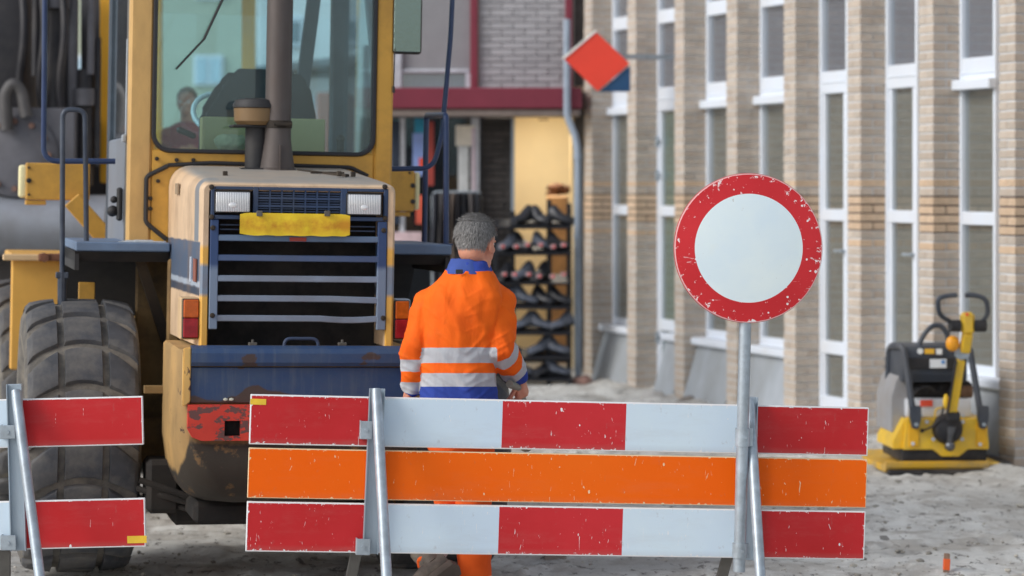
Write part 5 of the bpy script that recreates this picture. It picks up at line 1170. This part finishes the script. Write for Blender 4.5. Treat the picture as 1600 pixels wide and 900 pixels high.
# ------------------------------------------------------------------ plate compactor
def compactor():
    Y = 16.45; e = thing('plate_compactor', 'yellow and black vibrating plate compactor with looped handlebar in front of the brick wall', 'plate compactor', (at(1478, 738, Y).x, Y, .0), (0, 0, R(4)))
    Mc = mtx(e); P = lambda px, py, y=0: hit(Mc, px, py, 1, y)
    Yl = M('machine_yellow', C(226, 176, 38), .4, 0, .06, 6, dirt=C(176, 150, 96), dirt_amt=.5, dirt_scale=5, chip=C(120, 96, 60), chip_t=.74, chip_scale=18)
    Bk = M('machine_charcoal', C(52, 58, 68), .5, 0, .12, 8, dirt=C(104, 102, 100), dirt_amt=.4); Gy = M('dusty_grey_cover', C(140, 140, 142), .6, 0, .08, 5, dirt=C(128, 118, 108), dirt_amt=.6, dirt_scale=3); Wh = M('light_grey_cover', C(196, 200, 206), .5, 0, .05, 5, dirt=C(160, 150, 140), dirt_amt=.5)
    Blk = M('compactor_black', C(30, 30, 34), .6, 0, .2, 10, dirt=C(86, 80, 74), dirt_amt=.6)
    x0, x1 = P(1408, 738).x, P(1543, 738).x
    # base plate with upturned ends
    b = Bm(); prof = [(-.02, .015), (-.05, .05), (-.055, .085), (-.03, .09), (.02, .06), (.62, .05), (.76, .085), (.78, .08), (.64, .012)]
    b.prism(prof, 0, x0 - .11, x1, .004); bp = b.done('base_plate', M('sandy_yellow_plate', C(206, 162, 46), .6, 0, .1, 6, dirt=C(140, 126, 100), dirt_amt=.8, dirt_scale=6), e, 30)
    b = Bm(); b.box(x0 - .10, x1 + .004, -.075, .6, .0, .036, .01); b.done('base_shoe', Blk, bp)
    b = Bm(); b.box(x1 + .006, P(1562, 735).x, -.02, .5, .035, .075, .008); b.done('extension_plate', Yl, bp); b = Bm(); b.box(P(1562, 735).x + .002, P(1580, 735).x, -.03, .52, .02, .08, .012); b.done('extension_end', Blk, bp)
    b = Bm(); zb0, zb1 = P(1470, 722, .0).z, P(1470, 699, 0).z
    b.box(x0 + .005, x1 - .004, -.01, .6, zb0, zb1, .02, seg=2); b.done('rubber_skirt', Blk, e)
    # yellow lower body with centre tab
    z0, z1 = P(1470, 702, -.02).z, P(1470, 654, -.02).z
    b = Bm(); pts = [(P(1410, 702).x, z0), (P(1456, 700).x, z0), (P(1470, 712).x, z0 - .045), (P(1497, 712).x, z0 - .045), (P(1510, 700).x, z0), (P(1543, 702).x, z0), (P(1543, 690).x, z0 + .03), (P(1540, 655).x, z1), (P(1415, 655).x, z1), (P(1411, 690).x, z0 + .03)]
    b.prism([(x, z) for x, z in pts], 1, -.035, .005, .004); b.done('rear_cover', Yl, e)
    b = Bm(); b.prism([(x0 - .05, z0 + .0), (P(1413, 700).x + .005, z0), (P(1415, 656).x, z1), (P(1415, 656).x, z1 + .0), (x0 - .05, z0 + .05)], 1, .008, .5, .004); b.box(x0 + .05, x1 - .01, .008, .5, z0, z1, .01); b.done('body', Yl, e)
    for px in (1426, 1531):
        x = P(px, 690).x; b = Bm(); b.box(x - .035, x + .03, -.045, -.036, z0 + .02, z1 - .03, .004); b.done('rib', M('deep_yellow', C(212, 160, 30), .5, 0, .08), e)
        b = Bm(); b.prism([(x - .035, P(px, 634, -.07).z), (x + .035, P(px, 634, -.07).z), (x + .035, P(px, 652).z), (x + .018, P(px, 668).z), (x - .018, P(px, 668).z), (x - .035, P(px, 652).z)], 1, -.10, -.048, .006); fo = b.done('frame_foot', Bk, e)
        b = Bm(); b.cyl((x, -.112, P(px, 661).z), (x, -.098, P(px, 661).z), .013, seg=8); b.done('bolt', GALV, fo)
    for px, py in ((1448, 659), (1504, 659), (1458, 686), (1503, 686), (1426, 693), (1531, 694)):
        p = P(px, py, -.04); b = Bm(); b.cyl((p.x, -.050, p.z), (p.x, -.030, p.z), .012, seg=10); b.done('bolt', Wh, e)
    # engine covers
    b = Bm(); b.box(P(1420, 640).x, P(1521, 640).x, .05, .5, z1 + .002, P(1470, 623, .05).z, .015, seg=2); b.done('engine_cover', Wh, e)
    b = Bm(); q0, q1 = P(1438, 635, .048), P(1457, 625, .048); b.box(q0.x, q1.x, .044, .049, q0.z, q1.z); b.done('red_sticker', M('orange_red_sticker', C(238, 78, 52), .5, 0, .03), e, 0)
    b = Bm(); lx = P(1384, 640, .3).x; rx = P(1417, 640, .3).x
    zz = lambda py: P(1400, py, .3).z
    b.prism([(lx, zz(672)), (lx, zz(618)), (lx + .03, zz(592)), (lx + .07, zz(577)), (rx, zz(577)), (rx, zz(655)), (rx - .0, zz(660))], 1, .12, .58, .006); b.done('fuel_tank', Gy, e, 40)
    b = Bm(); b.cyl((lx + .12, .3, zz(580)), (lx + .12, .3, zz(568)), .035, seg=14); b.done('tank_cap', WHITE, e)
    b = Bm(); b.box(P(1395, 600, .5).x, P(1412, 600, .5).x, .3, .5, zz(577), zz(560), .01); b.done('side_box', Gy, e)
    b = Bm(); b.box(P(1421, 600, .15).x, P(1520, 600, .15).x, .15, .5, P(1470, 622, .15).z, P(1470, 596, .15).z, .02); b.done('engine', M('dark_engine', C(44, 40, 38), .6, .2, .3, 14), e)
    for i in range(5): b = Bm(); xx = P(1428 + i * 18, 605, .1).x; b.cyl((xx, .12, P(1470, 612, .1).z), (xx + .03, .11, P(1470, 604, .1).z), .012, seg=8); b.done('engine_bolt', BLACK, e)
    b = Bm(); b.box(P(1410, 560, .03).x, P(1512, 560, .03).x, .03, .42, P(1470, 597, .03).z, P(1470, 540, .03).z, .02, seg=2); hp = b.done('hood_panel', Bk, e)
    b = Bm(); b.box(P(1414, 560, .02).x, P(1508, 560, .02).x, .018, .028, P(1470, 577, .02).z, P(1470, 559, .02).z, .004); b.done('painted_gap', BLACK, hp)  # raised black strip, paints the shade of a gap
    for (a, c, d, f, cc, nm) in ((1434, 1443, 545, 553, C(214, 220, 228), 'round_sticker'), (1445, 1460, 545, 553, C(232, 168, 50), 'orange_sticker'), (1463, 1472, 545, 554, C(216, 220, 228), 'white_sticker'), (1453, 1479, 561, 575, C(206, 210, 214), 'data_label'), (1471, 1476, 563, 568, C(70, 130, 190), 'blue_mark')):
        q0, q1 = P(a, f, .012), P(c, d, .012); b = Bm(); yy = .008 if nm == 'blue_mark' else .012
        if nm == 'round_sticker': b.cyl(((q0.x + q1.x) / 2, yy + .016, (q0.z + q1.z) / 2), ((q0.x + q1.x) / 2, yy + .008, (q0.z + q1.z) / 2), (q1.x - q0.x) / 2, seg=18)
        else: b.box(q0.x, q1.x, yy, yy + .005, q0.z, q1.z)
        b.done(nm, M(nm, cc, .5, 0, .04), hp, 0)
    # roll frame
    T3 = lambda px, py, y: tuple(P(px, py, y))
    b = Bm(); b.tube([T3(1426, 640, -.075), T3(1412, 546, .0), T3(1407, 540, .02), T3(1392, 541, .38), T3(1389, 548, .42), T3(1387, 618, .45)], .021, 12, .05); b.done('roll_frame', Bk, e)
    b = Bm(); b.tube([T3(1531, 640, -.075), T3(1516, 548, .0), T3(1511, 541, .02), T3(1500, 541, .38), T3(1500, 600, .45)], .021, 12, .05); b.done('roll_frame', Bk, e)
    b = Bm(); b.tube([T3(1434, 542, .1), T3(1445, 520, .1), T3(1458, 508, .1), T3(1470, 508, .1), T3(1480, 520, .1), T3(1483, 540, .1)], .017, 10, .04); b.done('lifting_loop', Bk, e)
    for k in range(4): b = Bm(); z = P(1470, 585 + k * 3.4, .02).z; b.box(P(1425, 590, .02).x, P(1490, 590, .02).x, .012, .03, z - .004, z + .004, .002); b.done('vent_slat', Bk, hp)
    b = Bm(); b.tube([T3(1428, 618, .04), T3(1436, 606, .0), T3(1452, 604, .02), T3(1462, 612, .05)], .009, 8, .03); b.done('fuel_hose', BLACK, e)
    b = Bm(); b.cyl(T3(1500, 612, .10), T3(1518, 612, .10), .04, seg=16); b.done('muffler', M('rusty_muffler', C(110, 84, 66), .7, .3, .3, 12), e)
    for px in (1440, 1475, 1505): b = Bm(); b.cyl(T3(px, 650, .045), T3(px, 650, .03), .009, seg=8); b.done('bolt', GALV, e)
    # coupling, tiller, head
    b = Bm(); c = P(1481, 670, -.05); b.lathe([(.001, -.10), (.06, -.10), (.085, -.085), (.098, -.05), (.10, -.037)], (c.x, 0, c.z), 'Y', 28); b.done('clutch_cover', Blk, e)
    b = Bm(); c2 = P(1484, 697, -.10); b.ball((c2.x, -.10, c2.z), .034, sub=3); b.cyl((c2.x, -.10, c2.z + .03), (c.x + .01, -.10, c.z + .02), .016, .03, 12); b.done('ball_joint', M('worn_steel_ball', C(92, 94, 98), .35, .7, .3, 20), e)
    b = Bm(); b.tube([T3(1441, 673, -.05), T3(1455, 668, -.08), T3(1470, 655, -.10), T3(1478, 620, -.13)], .006, 8, .04); b.ball(T3(1441, 673, -.05), .013, sub=2); b.done('cable', BLACK, e)
    b = Bm(); b.tube([T3(1459, 660, -.04), T3(1462, 639, -.04), T3(1472, 637, -.04), T3(1478, 637, -.04)], .006, 8, .02); b.tube([T3(1491, 637, -.04), T3(1496, 642, -.04), T3(1500, 660, -.04)], .006, 8, .02); b.done('wire_guard', Yl, e)
    a0, a1 = P(1487, 648, -.14), P(1501, 562, -.22)
    b = Bm(); b.bar(tuple(a0), tuple(a1), .058, .035, .006); ti = b.done('tiller', Yl, e)
    b = Bm(); b.bar(tuple(a0 + Vector((-.031, -.01, 0))), tuple(a1 + Vector((-.031, -.01, 0))), .006, .04); b.box(a0.x - .035, a0.x + .05, -.17, -.12, a0.z - .04, a0.z + .02, .01); b.done('tiller_edge', BLACK, ti)
    b = Bm(); b.ball(tuple(P(1478, 628, -.12)), .02, (1, 1, 2.6), 2); b.done('grab_hook', Yl, e)
    b = Bm(); q = P(1501, 553, -.22); b.cyl((q.x - .0, -.245, q.z), (q.x, -.195, q.z), .035, seg=18); b.cyl((q.x + .02, -.25, q.z), (q.x + .02, -.19, q.z), .03, seg=14); b.done('pivot', GALV, e)
    n0, n1 = P(1507, 551, -.23), P(1512, 520, -.27)
    b = Bm(); b.bar(tuple(n0), tuple(n1), .066, .06, .012); b.bar(tuple(n1 - Vector((0, 0, .01))), tuple(P(1511, 488, -.28)), .088, .075, .02); b.done('tiller_head', Yl, e)
    b = Bm(); b.cyl(T3(1511, 491, -.322), T3(1511, 491, -.31), .010, seg=10); b.done('stop_button', M('orange_red_sticker', C(238, 78, 52)), e)
    b = Bm(); q = P(1489, 537, -.26); b.ball((q.x, -.25, q.z), .044, (1, .8, 1.15), 3); b.done('orange_grip_knob', M('orange_plastic', C(226, 146, 32), .45, 0, .05), e)
    for a, c in ((1483, 1500), (1521, 1540)):
        b = Bm(); b.cyl(T3(a, 509, -.28), T3(c, 509, -.28), .038, seg=18); b.done('handle_hub', BLACK, e)
    b = Bm(); b.tube([T3(1495, 461, -.36), T3(1480, 462, -.36), T3(1465, 466, -.36), T3(1467, 492, -.33), T3(1484, 502, -.28)], .0155, 10, .05); hb_ = b.done('handlebar', Bk, e)
    b = Bm(); b.tube([T3(1508, 461, -.36), T3(1525, 461, -.36), T3(1541, 467, -.36), T3(1544, 490, -.33), T3(1536, 501, -.28)], .0155, 10, .05); b.done('handlebar', Bk, e)
    b = Bm(); b.tube([T3(1484, 500, -.3), T3(1488, 512, -.33), T3(1480, 524, -.33)], .006, 8, .02); b.done('cable', BLACK, e)
compactor()

# ------------------------------------------------------------------ machine and houses beyond the loader
def excavator():
    Y = 18.5; s = F / Y
    X = lambda px, y=Y: (px - 800) * y / F
    Z = lambda py, y=Y: H - (py - HY) * y / F
    e = thing('excavator', 'grey and black excavator with yellow cab posts working behind the loader', 'excavator', (X(150), Y, 0))
    ox = e.location.x
    def bx(b, px0, px1, py0, py1, y0, y1, bev=.02): b.box(X(px0) - ox, X(px1) - ox, y0 - Y, y1 - Y, Z(py1), Z(py0), bev, seg=2); return b
    G = M('dusty_grey_steel', C(92, 92, 98), .6, .2, .15, 3, dirt=C(70, 68, 70), dirt_amt=.6); BK = M('black_hydraulics', C(28, 28, 34), .5, .2, .2, 4, dirt=C(70, 66, 64), dirt_amt=.5); LG = M('light_grey_drum', C(128, 132, 140), .5, .3, .1, 3, dirt=C(96, 92, 88), dirt_amt=.5)
    YL = M('bright_cab_yellow', C(224, 160, 44), .45, 0, .06, 3)
    b = Bm(); bx(b, -60, 128, 170, 300, 18.2, 18.8); b.done('boom_block', G, e)
    b = Bm(); b.lathe([(.001, -.04), (.27, -.04), (.30, -.02), (.30, 0)], (X(38) - ox, -.30, Z(243)), 'Y', 32); fl = b.done('bolted_flange', G, e)
    for k in range(12): a = 2 * math.pi * k / 12; b = Bm(); b.cyl((X(38) - ox + .24 * math.cos(a), -.375, Z(243) + .24 * math.sin(a)), (X(38) - ox + .24 * math.cos(a), -.33, Z(243) + .24 * math.sin(a)), .022, seg=6); b.done('bolt', M('rusty_bolt', C(110, 84, 74), .8), fl)
    b = Bm(); b.tube([(X(28) - ox, -.4, Z(205)), (X(26) - ox, -.42, Z(150)), (X(38) - ox, -.42, Z(132)), (X(50) - ox, -.4, Z(145)), (X(58) - ox, -.4, Z(185))], .045, 12, .15); b.done('lifting_hook', M('pale_worn_hook', C(80, 78, 78), .6, .3, .2, 5), e)
    b = Bm(); bx(b, -80, 40, -40, 185, 18.5, 19.4, .06); b.done('counterweight', BK, e)
    for px, w_, py0, py1, m in ((92, 20, -40, 175, BK), (118, 9, -40, 190, G), (75, 8, -40, 230, G), (137, 14, 110, 290, BK), (147, 6, -40, 118, G), (108, 13, 150, 285, BK), (157, 5, 60, 260, BK), (62, 7, -40, 120, BK)):
        b = Bm(); b.cyl((X(px) - ox, -.15, Z(py1)), (X(px) - ox, -.1, Z(py0)), w_ / s, seg=16); cy = b.done('hydraulic_cylinder', m, e)
        if w_ > 12: b = Bm(); b.cyl((X(px) - ox, -.16, Z(py0 + 30) - .12), (X(px) - ox, -.16, Z(py0 + 30)), w_ / s * 1.2, seg=16); b.done('collar', G, cy)
    for k in range(3):
        b = Bm(); x = 44 + k * 31; b.tube([(X(x) - ox, -.25, Z(-40)), (X(x + 10) - ox, -.35, Z(60)), (X(x - 4) - ox, -.3, Z(140)), (X(x + 12) - ox, -.2, Z(230))], .03, 8, .2); b.done('hose', BK, e)
    b = Bm(); bx(b, 100, 165, -40, 335, 19.2, 19.6); b.done('mast', M('dark_grey_panel', C(44, 46, 52), .7), e)  # one even dark grey
    b = Bm(); b.cyl((X(-120) - ox, -.2, Z(352)), (X(178) - ox, -.2, Z(352)), .22, seg=40); b.cyl((X(-120) - ox, -.12, Z(306)), (X(100) - ox, -.12, Z(306)), .06, seg=20); b.done('roller_drum', LG, e)
    b = Bm(); bx(b, -100, 185, 395, 700, 18.4, 20.5, .05); b.done('undercarriage', M('muddy_black_undercarriage', C(64, 60, 58), .9, 0, .3, 2), e)
    b = Bm(); bx(b, 152, 178, -60, 286, 18.6, 18.75, .02); b.done('cab_post', YL, e)
    b = Bm(); bx(b, 352, 373, -60, 430, 19.6, 19.75, .02); bx(b, 176, 190, -60, 400, 20.6, 20.7, .02); b.done('cab_frame', YL, e)
    b = Bm(); bx(b, 160, 376, -90, -58, 18.5, 20.9, .04); b.done('cab_roof', YL, e)
    b = Bm(); bx(b, 184, 372, 232, 400, 18.8, 18.9, .02); bx(b, 184, 372, 395, 420, 18.91, 20.7, .02); b.done('cab_lower_panel', YL, e)
    b = Bm(); bx(b, 262, 330, 250, 390, 19.5, 20.0, .05); bx(b, 268, 326, 175, 260, 20.0, 20.1, .04); b.done('operator_seat', BLACK, e)
    # operator
    Yp = 19.6; base = Vector((X(292, Yp), Yp, Z(300, Yp)))
    p = thing('person', 'long haired machine operator in a dark red jacket seen through the loader cab glass', 'person', base)
    A = lambda px, py, dy=0: at(px, py, Yp + dy) - base
    ELL, WRL, ELR, WRR = A(262, 232, -.1), A(282, 236, -.35), A(322, 232, -.1), A(304, 234, -.35)
    def skin(b):
        for a_ in ((A(264, 205), ELL, WRL), (A(320, 205), ELR, WRR)): b.tube([A(292, 200), a_[0], a_[1], a_[2]], .03, 10, rr=[.035, .035, .03, .024])
        b.tube([A(292, 196), A(292, 175)], .05, 12); hand(b, WRL, Vector((.5, -1, .1)), Vector((0, 0, -1)), 1, .4); hand(b, WRR, Vector((-.4, -1, .1)), Vector((0, 0, -1)), -1, .4)
    head(p, A(292, 160), R(172), M('brown_hair', C(96, 72, 56), .6, 0, .3, 40), skin, 0, .95, .03)
    b = Bm(); sp = F / Yp
    b.rings([ell(A(292, py), hw / sp, dp) for py, hw, dp in ((190, 12, .07), (198, 28, .10), (212, 36, .12), (240, 32, .12), (275, 32, .13), (292, 33, .15))])
    for E_, W_, sx in ((ELL, WRL, 264), (ELR, WRR, 320)): b.tube([A(sx, 205), E_, W_], .055, 12, rr=[.062, .055, .042])
    m2, bm = remesh(b, .014, 2); bm.verts.layers.float.new('row'); fin(m2, bm, 'jacket', M('dark_red_jacket', C(150, 64, 74), .8, 0, .15, 8), p)
    b = Bm()
    for sx in (278, 306): b.tube([A(sx, 292, .0), A(sx - 2, 290, -.45), A(sx - 2, 372, -.5)], .075, 12, .08, rr=None); b.tube([A(sx - 2, 372, -.45), A(sx - 2, 376, -.68)], .05, 10)
    m2, bm = remesh(b, .014, 2); fin(m2, bm, 'trousers', M('dark_blue_trousers', C(46, 52, 70), .85), p)
excavator()
def houses():
    wh = M('white_render', C(235, 238, 238), .8, 0, .04, 1); gy = M('grey_roof', C(108, 112, 116), .8, 0, .1, 1); gl = M('dark_house_glass', C(110, 130, 140), .1, .1, .1); br = M('red_brown_brick', C(150, 96, 84), .9, 0, .12, 3); be = M('beige_render', C(160, 166, 148), .8, 0, .05, 1)
    Y = 36; X = lambda px: (px - 800) * Y / F; Z = lambda py: H - (py - HY) * Y / F
    h = thing('house', 'white rendered house with low grey roof and brick wing seen through the loader cab', 'house', (X(480), Y, 0)); ox = h.location.x
    b = Bm(); b.box(X(392) - ox, X(620) - ox, 0, 8, 0, Z(120), .03); b.done('wall', wh, h)
    b = Bm(); b.prism([(X(380) - ox, Z(122)), (X(630) - ox, Z(92)), (X(630) - ox, Z(80)), (X(380) - ox, Z(110))], 1, -.6, 8.4, .02); b.done('eaves', gy, h)
    b = Bm(); b.box(X(392) - ox, X(620) - ox, .8, 8, Z(118), Z(-200), .03); b.done('upper_wall', wh, h)
    b = Bm(); b.box(X(507) - ox, X(556) - ox, -1.5, -.02, 0, Z(150), .03); b.done('brick_wing', br, h)
    for a, c, d, e in ((420, 450, 150, 200), (470, 498, 150, 200), (520, 560, 20, 66), (430, 470, 20, 70)):
        b = Bm(); yy = -.06 if d > 100 else .74; b.box(X(a) - ox, X(c) - ox, yy, yy + .1, Z(e), Z(d), .02); f = b.done('window', WHITE, h); b = Bm(); b.box(X(a) - ox + .08, X(c) - ox - .08, yy - .01, yy, Z(e) + .08, Z(d) - .08); b.done('pane', gl, f, 0)
    h2 = thing('house', 'beige rendered house with a pale sky blue window behind the excavator', 'house', (X(260) * 46 / 36, Y + 10, 0)); Y2 = Y + 10; X2 = lambda px: (px - 800) * Y2 / F - h2.location.x; Z2 = lambda py: H - (py - HY) * Y2 / F
    b = Bm(); b.box(X2(-200), X2(388), 0, 9, 0, Z2(-260), .03); b.done('wall', be, h2)
    b = Bm(); b.box(X2(-210), X2(400), -.4, 9.4, Z2(-262), Z2(-290), .05); b.done('roof', gy, h2)
    for a, c, d, e in ((303, 350, 86, 134), (200, 240, 86, 134), (110, 150, 86, 134), (303, 350, -60, 0)):
        b = Bm(); b.box(X2(a), X2(c), -.08, .02, Z2(e), Z2(d), .02); f = b.done('window', WHITE, h2)
        xm = (X2(a) + X2(c)) / 2
        for u, v in ((X2(a) + .06, xm - .03), (xm + .03, X2(c) - .06)): b = Bm(); b.box(u, v, -.10, -.085, Z2(e) + .06, Z2(d) - .06); b.done('pane', M('sky_painted_glass', C(170, 196, 214), .08, .3, .05), f, 0)  # reflected sky painted into the pane colour, under a real gloss
houses()
